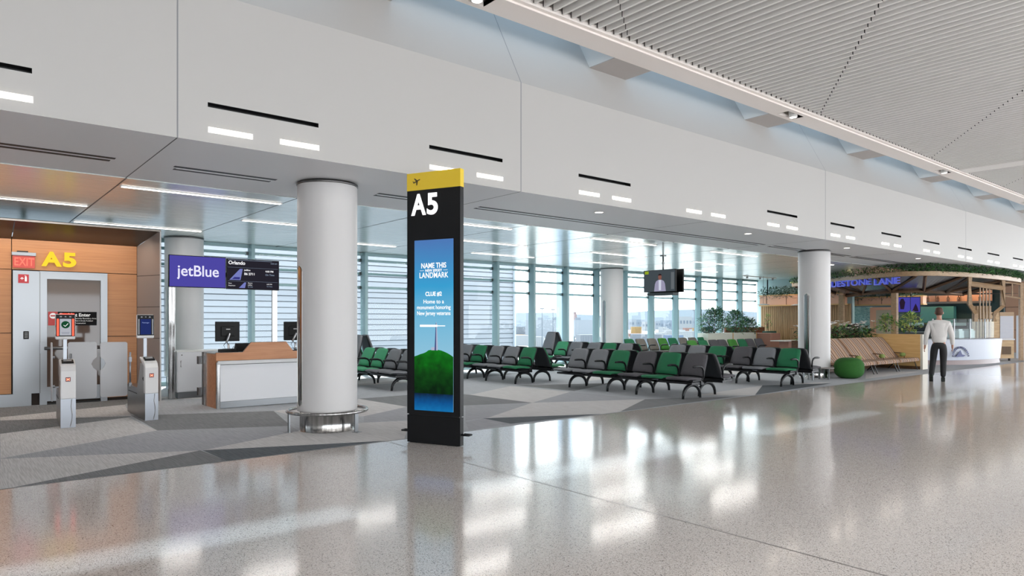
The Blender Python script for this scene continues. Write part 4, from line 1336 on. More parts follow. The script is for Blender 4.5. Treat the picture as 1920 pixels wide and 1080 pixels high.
sl.build('slatted_wood_wall', [wood('slat_wood', '#9c7b55', '#b39169', scale=(12, 12, 1)), wood_dark], label='light vertical wood slat wall left of the right white column', category='wood screen')

copper = mat('copper_panel', '#d9a78c', .4, .3)
def leaf_row(b, p0, p1, z0, z1, spread, n, size, seed, nm):
    rnd = random.Random(seed)
    for k in range(nm):
        pts = []
        for i in range(n // nm):
            u = rnd.random()
            pts.append((p0[0] + (p1[0] - p0[0]) * u + rnd.uniform(-spread, spread), p0[1] + (p1[1] - p0[1]) * u + rnd.uniform(-spread, spread), z0 + (z1 - z0) * rnd.random() ** 1.3))
        leaves(b, pts, size, k, .1, seed + k)
def hanging_planter(label, x, y0, y1, z0, z1, lh, n, seed):
    t = thing('hanging_planter', label, 'planter', (x, y0, 0))
    L_ = y1 - y0
    MB().box(0, .35, 0, L_, z0, z1).build('trough', copper, t)
    MB().box(-.02, .37, -.02, L_ + .02, z1, z1 + .04).box(-.02, .37, -.02, L_ + .02, z0 - .05, z0).build('rim', wood_ply, t)
    m = MB(); y = .6
    while y < L_:
        m.box(-.012, 0, y, y + .02, z0, z1); y += .95
    m.build('panel_joints', wood_dark, t)
    f = MB(); leaf_row(f, (.15, .05), (.15, L_), z1, z1 + lh, .16, n, .14, seed, 2)
    leaf_row(f, (-.03, .05), (-.03, L_), z1 - .12, z1 + .1, .03, n // 8, .12, seed + 9, 2)
    f.build('foliage', [leaf['dark'], leaf['blue']], t)
    MB().box(.1, .14, .3, .34, z1, 3.42).box(.1, .14, L_ - .34, L_ - .3, z1, 3.42).build('hanger', black_metal, t)
hanging_planter('salmon panelled trough of dark plants hung over the slatted wood wall', 28.85, 13.3, 17.1, 2.25, 2.66, .38, 1500, 21)
hanging_planter('lit salmon trough of dark plants hung behind the cafe lettering', 30.0, 10.7, 14.9, 2.22, 2.5, .34, 1300, 22)
for i, (x, y) in enumerate([(26.6, 15.6), (28.1, 14.9)]):
    t = thing('pendant_lamp', 'flat pale disc pendant lamp over the banquette, %s one' % ('left', 'right')[i], 'lamp', (x, y, 2.2))
    MB().lathe([(.0, .05), (.12, .04), (.26, .0), (.24, -.01), (0, -.01)], 28).build('shade', mat('shade_white', '#dfe6e6', .3), t)
    MB().tube([(0, 0, .04), (0, 0, 1.21)], .006, 6).build('cord', black, t)
t = thing('ceiling_track', 'short row of small spotlights on the ceiling at the end of the windows', 'light', (25.6, 15.9, 3.36))
MB().box(0, 2.6, 0, .05, .02, .05).build('rail', white_paint, t)
for q in range(3):
    MB().cyl((.3 + q * 1.0, .025, 0), .04, -.06, .02, 12).build('spotlight', steel_dark, t)

# ================================================================== lounge by the walkway
stripe = bpy.data.materials.new('striped_fabric')
stripe.use_nodes = True
nt = stripe.node_tree; N = nt.nodes; Lk = nt.links
tc = N.new('ShaderNodeTexCoord'); sp = N.new('ShaderNodeSeparateXYZ'); Lk.new(tc.outputs['Object'], sp.inputs[0])
m1 = N.new('ShaderNodeMath'); m1.operation = 'MULTIPLY'; m1.inputs[1].default_value = 1.7; Lk.new(sp.outputs[0], m1.inputs[0])
m2 = N.new('ShaderNodeMath'); m2.operation = 'FRACT'; Lk.new(m1.outputs[0], m2.inputs[0])
rr = N.new('ShaderNodeValToRGB'); rr.color_ramp.interpolation = 'CONSTANT'
seq = ['#a37f66', '#2c2425', '#b9a48f', '#6d646a', '#a0775f', '#352b2b', '#bca993', '#987054', '#5c5860', '#c4b5a2', '#906950', '#40342f', '#a38069', '#bba68f']
wd = [0, .16, .20, .28, .34, .40, .44, .50, .60, .66, .72, .80, .84, .93]
for i, c_ in enumerate(seq):
    e = rr.color_ramp.elements[i] if i < 2 else rr.color_ramp.elements.new(wd[i])
    e.position = wd[i]; e.color = lin(c_)
Lk.new(m2.outputs[0], rr.inputs['Fac']); Lk.new(rr.outputs[0], N['Principled BSDF'].inputs['Base Color'])
N['Principled BSDF'].inputs['Roughness'].default_value = .8
green_roll = mat('green_roll', '#7d8f4a', .7)
def lounger(x0, w, label):
    t = thing('striped_lounger', label, 'lounge chair', (x0, 8.5, 0))
    def sw(prof, th, name):
        n = len(prof); v = []
        for k in (0, 1):
            for i, (y, z) in enumerate(prof):
                a = prof[max(i - 1, 0)]; b = prof[min(i + 1, n - 1)]
                ty, tz = b[0] - a[0], b[1] - a[1]; l = math.hypot(ty, tz)
                ny, nz = tz / l * th * k, -ty / l * th * k
                v += [(0, y + ny, z + nz), (w, y + ny, z + nz)]
        f = []
        for i in range(n - 1):
            q = 2 * i; p = 2 * n + q
            f += [(q, q + 1, q + 3, q + 2), (p, p + 2, p + 3, p + 1), (q, q + 2, p + 2, p), (q + 1, p + 1, p + 3, q + 3)]
        f += [(0, 2 * n, 2 * n + 1, 1), (2 * n - 2, 2 * n - 1, 4 * n - 1, 4 * n - 2)]
        MB().add(v, f, 0, False).build(name, stripe, t, bevel=.012)
    sw([(.0, .27), (-.015, .33), (.03, .375), (.2, .37), (.42, .35), (.62, .36)], .07, 'seat')
    sw([(.60, .38), (.68, .46), (.78, .60), (.88, .74), (.98, .86), (1.06, .95), (1.12, 1.0), (1.17, 1.0)], .06, 'backrest')
    for xx in (.06, w - .06):
        MB().tube([(xx, .03, .0), (xx, .12, .27), (xx, .62, .28), (xx, .98, .80)], .016, 6).tube([(xx, .62, .28), (xx, .9, 0)], .016, 6).build('frame', black_metal, t)
    MB().box(.06, w - .06, .11, .14, .255, .285).box(.06, w - .06, .6, .63, .265, .295).build('crossbar', black_metal, t)
    MB().tube([(w - .06, .40, .50), (w - .06, .95, .54)], .016, 6).tube([(w - .06, .40, .50), (w - .06, .42, .3)], .012, 6).build('armrest', wood_dark, t)
    MB().tube([(w - .25, .42, .46), (w - .08, .42, .46)], .06, 14).build('bolster', green_roll, t)
lounger(18.98, 1.46, 'striped lounge chair behind the green pouf, leftmost of three')
lounger(20.54, 1.48, 'striped lounge chair in the middle of the three')
lounger(22.10, 1.44, 'striped lounge chair beside the light wooden partition, rightmost of three')
pf = MB(); prof = []
for i in range(17):
    a = -PI / 2 + PI * i / 16
    prof.append((.37 * max(0, math.cos(a)) ** .62, .275 + .275 * math.copysign(abs(math.sin(a)) ** .8, math.sin(a))))
pf.lathe(prof, 40)
pf.build('green_pouf', mat('pouf_green', '#245c1c', .85, noise=.1, nscale=40, bump=.2, bscale=120), None, (18.5, 8.38, 0), label='round grass-green pouf stool in front of the striped lounge chairs', category='pouf')
for i, (x, y, hh) in enumerate([(17.75, 8.68, .30), (17.15, 8.80, .36)]):
    t = thing('side_table', ('low grey round side table left of the green pouf', 'slightly taller grey side table at the foot of the right column')[i], 'table', (x, y, 0))
    MB().cyl((0, 0, 0), .24, hh - .02, hh, 28).build('tabletop', mat('table_grey', '#77706c', .4), t)
    for q in range(3):
        a = 2 * PI * q / 3 + .4
        MB().box(.13 * math.cos(a) - .03, .13 * math.cos(a) + .03, .13 * math.sin(a) - .012, .13 * math.sin(a) + .012, 0, hh - .02).build('leg', steel_h, t)
# wooden partition with white end
t = thing('wooden_partition', 'light wooden partition with a white end post right of the lounge chairs', 'partition', (23.62, 8.45, 0))
MB().box(0, .40, .05, 2.1, .10, 1.10).build('panel', wood_ply, t)
MB().box(.02, .38, .05, 2.1, 0, .10).build('plinth', wood_dark, t)
MB().box(-.0, .41, -.02, .05, 0, 1.10).build('end_post', mat('post_white', '#d3cdc0', .5), t)
shrub('potted_bamboo', 'pale green bamboo plant on the wooden partition, under the purple menu screens', 23.85, 9.6, 1.15, .55, .40, 230, .15, ['lime', 'mid'], 31)
shrub('potted_bamboo', 'pale green arching bamboo on the partition next to its white end post', 23.85, 8.9, 1.15, .62, .42, 260, .16, ['lime', 'lime', 'mid'], 32)
t = thing('flower_planter', 'dark planter box of white lilies and dark red leaves behind the lounge chairs', 'planter', (18.9, 9.78, 0))
MB().box(0, 4.7, 0, .42, 0, .95).build('box', wood_dark, t)
f = MB(); leaf_row(f, (.1, .2), (4.6, .2), .93, 1.32, .18, 1100, .19, 41, 3)
f.build('foliage', [leaf['dark'], leaf['red'], leaf['bright']], t)
rnd = random.Random(77)
fl_ = MB()
for i in range(34):
    c = Vector((rnd.uniform(.1, 4.6), rnd.uniform(.0, .4), rnd.uniform(1.2, 1.5)))
    fl_.tube([c - Vector((0, 0, .25)), c], .004, 4, 1)
    for q in range(6):
        a = q * PI / 3 + rnd.random()
        d = Vector((math.cos(a), math.sin(a), .35)).normalized(); s = d.cross(Vector((0, 0, 1))).normalized() * .028
        fl_.add([c, c + d * .08 + s * 1.5, c + d * .16, c + d * .08 - s * 1.5], [(0, 1, 2, 3)], 0)
fl_.build('blossoms', [mat('petal_white', '#f2eae6', .6), leaf['bright']], t)

# ================================================================== cafe
cafe_wood = wood('cafe_wood', '#8f7355', '#a88a68')
ring = [(28.2, 15.2), (27.3, 14.1), (26.2, 12.45), (25.2, 11.1), (24.6, 10.1), (24.45, 9.35), (24.75, 8.72), (25.5, 8.38), (26.6, 8.10), (28.0, 7.93), (29.8, 7.86), (31.6, 7.9), (32.5, 8.1)]
def spline(P, k=5):
    out = []
    for i in range(len(P) - 1):
        p0 = Vector(P[max(i - 1, 0)]); p1 = Vector(P[i]); p2 = Vector(P[i + 1]); p3 = Vector(P[min(i + 2, len(P) - 1)])
        for j in range(k):
            u = j / k
            out.append(.5 * ((2 * p1) + (p2 - p0) * u + (2 * p0 - 5 * p1 + 4 * p2 - p3) * u * u + (3 * p1 - p0 - 3 * p2 + p3) * u ** 3))
    out.append(Vector(P[-1]))
    return out
rs = spline([Vector((x, y, 0)) for x, y in ring])
cen = Vector((30.5, 12.2, 0))
def inw(p, d):
    v = (cen - p); v.normalize()
    return p + v * d
t = thing('cafe_canopy', 'rounded wooden cafe canopy with planted edge and blue letters', 'canopy', (0, 0, 0))
b = MB()
n = len(rs)
outer = rs; inner = [inw(p, .14) for p in rs]
v = []
for p, q in zip(outer, inner):
    v += [(p.x, p.y, 3.0), (p.x, p.y, 3.15), (q.x, q.y, 3.15), (q.x, q.y, 3.0)]
fcs = []
for i in range(n - 1):
    for j in range(4):
        fcs.append((4 * i + j, 4 * i + 4 + j, 4 * i + 4 + (j + 1) % 4, 4 * i + (j + 1) % 4))
b.add(v, fcs, 0, False)
b.build('ring_beam', cafe_wood, t)
b = MB(); v = []; fcs = []
in2 = [inw(p, 1.9) for p in rs]
for p, q in zip(inner, in2):
    v += [(p.x, p.y, 3.03), (q.x, q.y, 2.62)]
for i in range(n - 1):
    fcs.append((2 * i, 2 * i + 1, 2 * i + 3, 2 * i + 2))
b.add(v, fcs, 0, False)
b.build('sloped_panels', mat('canopy_metal', '#8e97a3', .22, .85, noise=.1, nscale=.6), t)
b = MB()
for i in range(0, n, 11):
    p, q = inner[max(i - 3, 0)], in2[min(i + 1, n - 1)]
    b.tube([(p.x, p.y, 3.0), (q.x, q.y, 2.58)], .05, 4)
    p = inner[min(i + 6, n - 1)]
    b.tube([(p.x, p.y, 3.0), (q.x, q.y, 2.58)], .05, 4)
b.build('ribs', mat('rib_brown', '#5d4430', .5), t)
MB().tube([(q.x, q.y, 2.58) for q in in2], .06, 4).build('inner_ring', mat('rib_brown', '#5d4430', .5), t)
MB().add([(q.x, q.y, 2.66) for q in in2] + [(34.3, 8.5, 2.66), (34.3, 15.5, 2.66)], [list(range(len(in2) + 2))]).build('inner_ceiling', mat('inner_ceiling', '#3a3634', .6), t)
for x, y in ((26.35, 10.32), (28.6, 13.25)):
    MB().box(x - .09, x + .09, y - .09, y + .09, 0, 2.6).build('post', cafe_wood, t)
# right hand frames
def frame(pts, name='frame_post'):
    MB().tube(pts, .085, 4).build(name, cafe_wood, t)
frame([(26.6, 8.06, 3.0), (26.6, 8.06, 2.08), (27.15, 8.06, 1.80), (27.15, 8.06, 1.5)])
frame([(29.8, 7.98, 3.0), (29.8, 7.98, 2.05), (29.0, 8.02, 1.78), (29.0, 8.02, 1.5)])
frame([(26.6, 8.06, 2.78), (29.8, 7.98, 2.72)], 'frame_bar')
frame([(32.2, 8.02, 3.0), (32.2, 8.02, 0)])
fr = MB()
fr.tube([(29.9, 7.98, 2.95), (32.1, 8.02, 2.95)], .03, 4).tube([(29.9, 7.98, 2.45), (32.1, 8.02, 2.4)], .03, 4).tube([(31, 8.0, 2.95), (31, 8.0, 2.42)], .025, 4)
fr.build('window_frame', cafe_wood, t)
for q in range(4):
    x = 27.6 + q * .33
    MB().tube([(x, 8.05, 2.75), (x, 8.05, 1.5)], .02, 6).build('hanging_rod', cafe_wood, t)
fo = MB()
for i in range(n - 1):
    p, q = rs[i], rs[i + 1]
    leaf_row(fo, (p.x + .08, p.y + .05), (q.x + .08, q.y + .05), 3.13, 3.38, .10, 60, .11, 300 + i, 2)
    if i > n * .6:
        leaf_row(fo, (p.x + .1, p.y + .1), (q.x + .1, q.y + .1), 3.15, 3.42, .1, 25, .15, 700 + i, 2)
fo.build('edge_foliage', [leaf['dark'], leaf['mid']], t, kind='stuff')
# blue letters along the left face
a0 = Vector((26.24, 12.78, 2.80)); a1 = Vector((24.38, 9.42, 2.745))
dv = a1 - a0; ang = math.atan2(dv.y, dv.x)
blue_sign = mat('sign_blue', '#3f49b8', .4, emit='#4a58e0', es=.3)
lt = text('BLUESTONE LANE', .30, blue_sign, None, depth=.03, off=.006)
bb = [v_.co.x for v_ in lt.data.vertices]
full = dv.length * 14.4 / 12.2
pt = text('UESTONE LANE', .33, blue_sign, None, off=.006)
pb = [v_.co.x for v_ in pt.data.vertices]
bpy.data.objects.remove(pt)
k = dv.length / (max(pb) - min(pb))
full = k * (max(bb) - min(bb))
for v_ in lt.data.vertices:
    v_.co.x = v_.co.x * k
st = a1 - dv.normalized() * full
ln = text('LANE', .30, blue_sign, None, depth=.03, off=.006)
for v_ in ln.data.vertices:
    v_.co.x *= k
right = max(v_.co.x for v_ in lt.data.vertices); lw = max(v_.co.x for v_ in ln.data.vertices)
ln.parent = t; ln.location = st + dv.normalized() * (right - lw); ln.rotation_euler = (PI / 2, 0, ang)
import bmesh
bm = bmesh.new(); bm.from_mesh(lt.data)
cut = right - lw - .02
bmesh.ops.delete(bm, geom=[v_ for v_ in bm.verts if v_.co.x > cut], context='VERTS')
bm.to_mesh(lt.data); bm.free()
lt.parent = t
lt.location = st; lt.rotation_euler = (PI / 2, 0, ang)

# counter
cpath = spline([Vector(p) for p in [(25.9, 9.95, 0), (26.3, 9.3, 0), (26.87, 8.75, 0), (27.5, 8.42, 0), (28.3, 8.2, 0), (29.1, 8.1, 0), (29.85, 8.07, 0)]], 6)
t = thing('cafe_counter', 'curved white cafe counter with a round blue emblem behind the walking man', 'counter', (0, 0, 0))
def wallstrip(path, z0, z1, lean=0, th=.05):
    m = MB(); v = []; f = []
    for i, p in enumerate(path):
        a = path[max(i - 1, 0)]; b_ = path[min(i + 1, len(path) - 1)]
        d = (b_ - a).normalized(); nrm = Vector((d.y, -d.x, 0))
        if nrm.dot(p - cen) < 0: nrm = -nrm
        v += [p + Vector((0, 0, z0)), p + nrm * lean + Vector((0, 0, z1)), p + nrm * (lean - th) + Vector((0, 0, z1)), p - nrm * th + Vector((0, 0, z0))]
    for i in range(len(path) - 1):
        for j in range(4):
            f.append((4 * i + j, 4 * i + 4 + j, 4 * i + 4 + (j + 1) % 4, 4 * i + (j + 1) % 4))
    k = 4 * (len(path) - 1)
    f += [(0, 1, 2, 3), (k + 3, k + 2, k + 1, k)]
    return m.add(v, f, 0, False)
wallstrip(cpath, .16, .88, .07, .06).build('front', mat('counter_white_paint', '#c8cedb', .35), t)
wallstrip(cpath, .0, .16, -.03, .06).build('plinth', mat('plinth_mauve', '#8f7f80', .4), t)
wallstrip(cpath, .86, .90, .09, .7).build('worktop', mat('worktop_pale', '#d8dde6', .3), t)
# round emblem on the front, left half hidden by the man
em = MB()
Me = Matrix.Translation((27.15, 8.535, .50)) @ Matrix.Rotation(math.atan2(-.42, .87), 4, 'Z')
Me = Me @ Matrix.Rotation(R(-5), 4, 'X')
for q in range(16):
    q0 = PI * q / 16 + .03; q1 = PI * (q + 1) / 16 - .03
    em.prism([(.36 * math.cos(q0), .36 * math.sin(q0) - .22), (.36 * math.cos(q1), .36 * math.sin(q1) - .22), (.29 * math.cos(q1), .29 * math.sin(q1) - .22), (.29 * math.cos(q0), .29 * math.sin(q0) - .22)], -.05, -.035, 'y', q % 3 == 2, Me)
em.prism([(-.22, -.22), (-.05, -.05), (.0, .0), (.06, -.14), (.20, -.17), (.10, -.22)], -.05, -.035, 'y', 1, Me)
em.build('emblem', [mat('emblem_navy', '#222c5c', .4), mat('emblem_slate', '#3c4478', .4)], t)
# things behind and on the counter
for i, (u0, u1) in enumerate([(8, 14), (14, 20), (20, 27), (27, 33)]):
    p, q = inw(cpath[u0], .1), inw(cpath[u1], .1)
    tt = thing('glass_guard', 'glass sneeze guard pane on the cafe counter, %s from the left' % ORD[i], 'glass guard', (0, 0, 0), 0, 'glass guards on the cafe counter')
    MB().add([(p.x, p.y, .92), (q.x, q.y, .92), (q.x, q.y, 1.58), (p.x, p.y, 1.58)], [(0, 1, 2, 3)]).build('pane', glass_clear, tt)
    MB().cyl((p.x, p.y, 0), .025, .90, 1.6, 12).build('post', steel_h, tt)
    MB().tube([(p.x, p.y, 1.59), (q.x, q.y, 1.59)], .012, 6).build('top_rail', steel_dark, tt)
for i, (x, y, w_) in enumerate([(28.3, 8.9, .5), (29.0, 8.75, .55)]):
    MB().box(0, w_, 0, .4, 0, .27).prism([(.03, .27), (w_ - .03, .27), (w_ - .08, .33), (.08, .33)], .03, .37).build('display_case', mat('case_white', '#cfd3d8', .4), None, (x, y, .90), label=('left white pastry box behind the glass on the cafe counter', 'right white pastry box behind the glass on the cafe counter')[i], category='box')
t = thing('service_counter', 'wooden order counter with a dark till behind the partition', 'counter', (25.1, 10.75, 0))
MB().box(0, .75, 0, 2.1, 0, .92).build('body', wood_ply, t)
MB().box(-.02, .77, -.02, 2.12, .92, .96).build('top', cafe_wood, t)
t = thing('cash_register', 'black till with tilted screen on the cafe order counter', 'till', (25.35, 11.2, .96))
MB().box(0, .35, 0, .4, 0, .12).build('drawer', black_plastic, t)
MB().prism([(.0, .12), (.30, .12), (.22, .42), (.14, .46)], .0, .42).build('screen', black_plastic, t)
t = thing('menu_screens', 'pair of purple menu screens hung from the cafe canopy', 'screen', (26.9, 10.45, 0), R(-55))
MB().box(-.0, .76, 0, .06, 1.83, 2.40).build('housing', black_plastic, t)
sc_ = MB().box(.02, .42, -.004, 0, 1.85, 2.38).box(.44, .74, -.004, 0, 1.85, 2.38).build('display', emis('menu_purple', '#4b46a8', .9), t)
MB().prism([(.10, 1.95), (.22, 1.95), (.26, 2.2), (.20, 2.34), (.12, 2.33), (.07, 2.2)], -.006, -.004).build('menu_picture', emis('menu_dark', '#2e2138', .8), t)
MB().prism([(.49, 1.87), (.70, 1.87), (.66, 2.02), (.60, 2.16), (.54, 2.02)], -.006, -.004).build('menu_picture', emis('menu_dark', '#2e2138', .8), t)
MB().tube([(.46, .03, 2.42), (.46, .03, 2.66)], .02, 8).build('hanger', steel_dark, t)
# wall pieces at the left of the cafe
tile = bpy.data.materials.new('teal_tile'); tile.use_nodes = True
nt = tile.node_tree; N = nt.nodes; Lk = nt.links
tc = N.new('ShaderNodeTexCoord'); mp = N.new('ShaderNodeMapping'); mp.inputs['Rotation'].default_value = (0, PI / 2, 0)
Lk.new(tc.outputs['Object'], mp.inputs[0])
bt = N.new('ShaderNodeTexBrick'); bt.inputs['Scale'].default_value = 7
bt.inputs['Color1'].default_value = lin('#4f8a8c'); bt.inputs['Color2'].default_value = lin('#9cc4c2'); bt.inputs['Mortar'].default_value = lin('#c8d8d6')
sx = N.new('ShaderNodeSeparateXYZ'); cx_ = N.new('ShaderNodeCombineXYZ')
Lk.new(tc.outputs['Object'], sx.inputs[0]); Lk.new(sx.outputs[1], cx_.inputs[0]); Lk.new(sx.outputs[2], cx_.inputs[1]); Lk.new(cx_.outputs[0], bt.inputs[0])
Lk.new(bt.outputs['Color'], N['Principled BSDF'].inputs['Base Color']); N['Principled BSDF'].inputs['Roughness'].default_value = .15
t = thing('tiled_partition', 'glossy teal tiled partition in the cafe under the lit planter', 'partition', (30.2, 11.7, 0))
MB().box(0, .2, 1.1, 2.0, 0, 2.12).build('tile_panel', tile, t)
MB().box(0, .2, 2.0, 3.3, 0, 2.12).build('grey_panel', mat('cafe_grey', '#8fa3a8', .4), t)
MB().box(-.02, 0, .2, 1.1, 0, 2.1).build('copper_frame', copper, t)
MB().box(-.03, -.01, .12, .85, .9, 1.98).build('curtain', mat('curtain_beige', '#b3ab98', .7), t)
MB().prism([(2.3 + .19 * math.cos(a * PI / 8), (1.75 if a <= 8 else 1.25) + .19 * math.sin(a * PI / 8)) for a in range(17)], -.02, 0, 'x').build('oval_window', mat('oval_pale', '#c6dcdc', .2), t)
MB().box(36, 36.2, 9.6, 17.5, 0, ZS).build('wall_cafe', mat('cafe_teal', '#223a3c', .4), kind='structure')
t = thing('back_bar', 'dark back bar with a warm lit copper shelf at the rear of the cafe', 'counter', (34.6, 10.2, 0))
MB().box(0, 1.3, 0, 6.4, 0, 1.0).build('base', mat('bar_dark', '#23292b', .5), t)
MB().box(.9, 1.3, -.2, 6.6, 2.32, 2.42).build('shelf', steel_h, t)
MB().box(1.25, 1.3, -.2, 6.6, 2.42, 2.9).build('copper_back', copper, t)
for q in range(7):
    MB().box(.9, .94, q * 1.0 - .1, q * 1.0 - .06, 2.42, 2.9).build('shelf_upright', wood_dark, t)
MB().box(.95, 1.28, 1.2, 2.6, 1.2, 2.2).build('glass_cupboard', mat('cupboard_teal', '#3f7472', .1, spec=.9), t)
for i in range(9):
    MB().lathe([(.05, 0), (.055, .02), (.055, .17), (.02, .22), (.02, .27), (0, .27)], 12).build('bottle', mat('bottle_dark', '#4a2a18', .2), None, (35.65, 10.4 + i * .42, 2.42), label='dark bottle on the warm lit shelf at the back of the cafe', category='bottle', group='bottles on the lit cafe shelf')
for i in range(3):
    tt = thing('coffee_machine', 'steel and black coffee machine on the back bar, %s from the left' % ORD[2 - i], 'coffee machine', (34.75, 10.6 + i * 1.7, 1.0))
    MB().box(0, .5, 0, .8, .05, .45).build('body', mat('machine_dark', '#2c2f33', .3, .6), tt, bevel=.02)
    MB().box(-.03, 0, .05, .75, .32, .45).build('front_plate', mat('machine_pale', '#a9c3c6', .3, .5), tt)
    MB().box(-.06, .5, .0, .8, 0, .05).build('drip_tray', steel_h, tt)
for (x, y, z, w_) in ((34.8, 11.2, 3.0, 26), (34.8, 14.2, 3.0, 26), (29.2, 12.6, 3.1, 14), (28.3, 15.3, 3.2, 9)):
    area('cafe_shelf_lamp', x, y, z, .3, 1.4, w_, color=(1, .62, .34))
area('cafe_ceiling_lamp', 30.5, 10.6, 2.6, 2.0, 2.0, 16, color=(1, .85, .7))
# slatted screen and shutter cabinet
t = thing('slatted_screen', 'narrow vertical wood slat screen behind the glass guards', 'wood screen', (29.4, 8.78, 0), R(-39.6))
for q in range(6):
    MB().box(q * .12, q * .12 + .06, 0, .05, .9, 2.08).build('slat', cafe_wood, t)
MB().box(0, .68, .05, .09, .9, 2.08).build('backing', wood_light, t)
t = thing('shutter_cabinet', 'tall wooden cabinet with a grey roller shutter at the right of the cafe', 'cabinet', (30.85, 8.62, 0), R(-39.6))
MB().box(0, .86, 0, .5, .10, 1.86).build('body', wood_light, t)
MB().box(.30, .84, -.02, 0, 1.72, 1.86).build('shutter_box', cafe_wood, t)
s = MB()
for q in range(22):
    s.box(.32, .83, -.018, 0, .86 + .039 * q, .86 + .039 * q + .033)
s.build('roller_shutter', mat('shutter_grey', '#9b9da6', .4, .3), t)
MB().box(.30, .86, -.05, 0, .80, .85).build('sill', mat('sill_pale', '#c9cbd2', .4), t)
g = MB()
for q in range(9):
    g.box(.40 + q * .04, .42 + q * .04, -.02, 0, .25, .55)
g.build('vent_grille', mat('grille_brown', '#6f5a46', .5), t)
for q in (.1, .75):
    MB().cyl((q, .1, 0), .04, 0, .10, 10).build('foot', black, t)
# far end of the hall behind the cafe
fw = MB()
for i in range(6):
    for j, (z0, z1) in enumerate(((0, 1.1), (1.1, 2.2), (2.2, 3.42))):
        fw.box(40, 40.1, 7.0 + i * 1.2 + .01, 7.0 + (i + 1) * 1.2 - .01, z0 + .01, z1 - .01)
fw.box(40.1, 40.2, 7, 14.2, 0, ZS, 1)
fw.box(39.97, 40.0, 8.6, 9.6, 1.5, 2.05, 1)
fw.build('wall_far', [mat('far_wall_pink', '#b59078', .5), mat('far_wall_dark', '#3a2c2a', .6)], kind='structure')
t = thing('white_fridge', 'white upright refrigerator case at the right edge beside the cafe post', 'refrigerator', (33.4, 8.05, 0), R(-30))
MB().box(0, .6, 0, .6, 0, 1.75).build('body', mat('fridge_white', '#c3cede', .3), t, bevel=.02)
MB().box(.05, .55, -.01, 0, .9, 1.55).build('door', mat('fridge_glass', '#7d8fb0', .15), t)
t = thing('blue_hanging_sign', 'blue hanging sign panel cut by the right picture edge', 'sign', (33.6, 8.20, 2.72), R(-39))
MB().box(0, .8, 0, .05, 0, .5).build('panel', mat('sign_blue_far', '#3a62c0', .4, emit='#3a62c0', es=.4), t)
MB().tube([(.4, .02, .5), (.4, .02, .70)], .012, 6).build('hanger', steel_dark, t)

# ================================================================== walking man
def skin(name, J, E, m, parent, root, sub=2):
    ids = list(J)
    me = bpy.data.meshes.new(name)
    me.from_pydata([J[k][0] for k in ids], [(ids.index(a), ids.index(b)) for a, b in E], [])
    me.materials.append(m)
    o = bpy.data.objects.new(name, me)
    col.objects.link(o)
    o.parent = parent
    md = o.modifiers.new('skin', 'SKIN')
    md.use_smooth_shade = True
    if not me.skin_vertices:
        me.skin_vertices.new() if hasattr(me.skin_vertices, 'new') else None
    sv = me.skin_vertices[0].data
    for i, k in enumerate(ids):
        r = J[k][1]
        sv[i].radius = r if isinstance(r, tuple) else (r, r)
        sv[i].use_root = (k == root)
    sd_ = o.modifiers.new('subdivision', 'SUBSURF')
    sd_.levels = sub; sd_.render_levels = sub
    return o
man = thing('person', 'man in a white shirt and black trousers walking away past the cafe counter', 'person', (19.32, 6.52, 0), R(18.5 - 90))
skin_m = mat('skin_tone', '#b98a76', .5)
J = {'pelvis': ((0, 0, .96), (.10, .08)), 'waist': ((0, -.005, 1.10), (.10, .075)), 'chest': ((0, 0, 1.30), (.13, .085)), 'upper': ((0, -.01, 1.44), (.11, .07)),
     'neck0': ((0, -.005, 1.54), .056), 'neck1': ((0, .012, 1.60), .052), 'jaw': ((0, .035, 1.655), (.066, .075)), 'head': ((0, .02, 1.735), (.078, .095)), 'crown': ((0, .01, 1.80), (.062, .075))}
E = [('pelvis', 'waist'), ('waist', 'chest'), ('chest', 'upper'), ('upper', 'neck0'), ('neck0', 'neck1'), ('neck1', 'jaw'), ('jaw', 'head'), ('head', 'crown')]
arms_ = {'L': [(-.19, -.01, 1.46), (-.27, -.06, 1.18), (-.30, .02, .94), (-.31, .05, .86)], 'R': [(.19, -.01, 1.46), (.27, .02, 1.18), (.285, .13, .95), (.285, .165, .88)]}
legs_ = {'L': [(-.095, 0, .92), (-.13, .05, .52), (-.17, -.20, .13)], 'R': [(.095, 0, .92), (.09, .06, .50), (.085, .03, .09)]}
for s_, P_ in arms_.items():
    for i, (p, r) in enumerate(zip(P_, (.055, .043, .030, .030))):
        J['a%s%d' % (s_, i)] = (p, r)
    E += [('upper', 'a%s0' % s_)] + [('a%s%d' % (s_, i), 'a%s%d' % (s_, i + 1)) for i in range(3)]
for s_, P_ in legs_.items():
    for i, (p, r) in enumerate(zip(P_, (.066, .050, .036))):
        J['l%s%d' % (s_, i)] = (p, r)
    E += [('pelvis', 'l%s0' % s_)] + [('l%s%d' % (s_, i), 'l%s%d' % (s_, i + 1)) for i in range(2)]
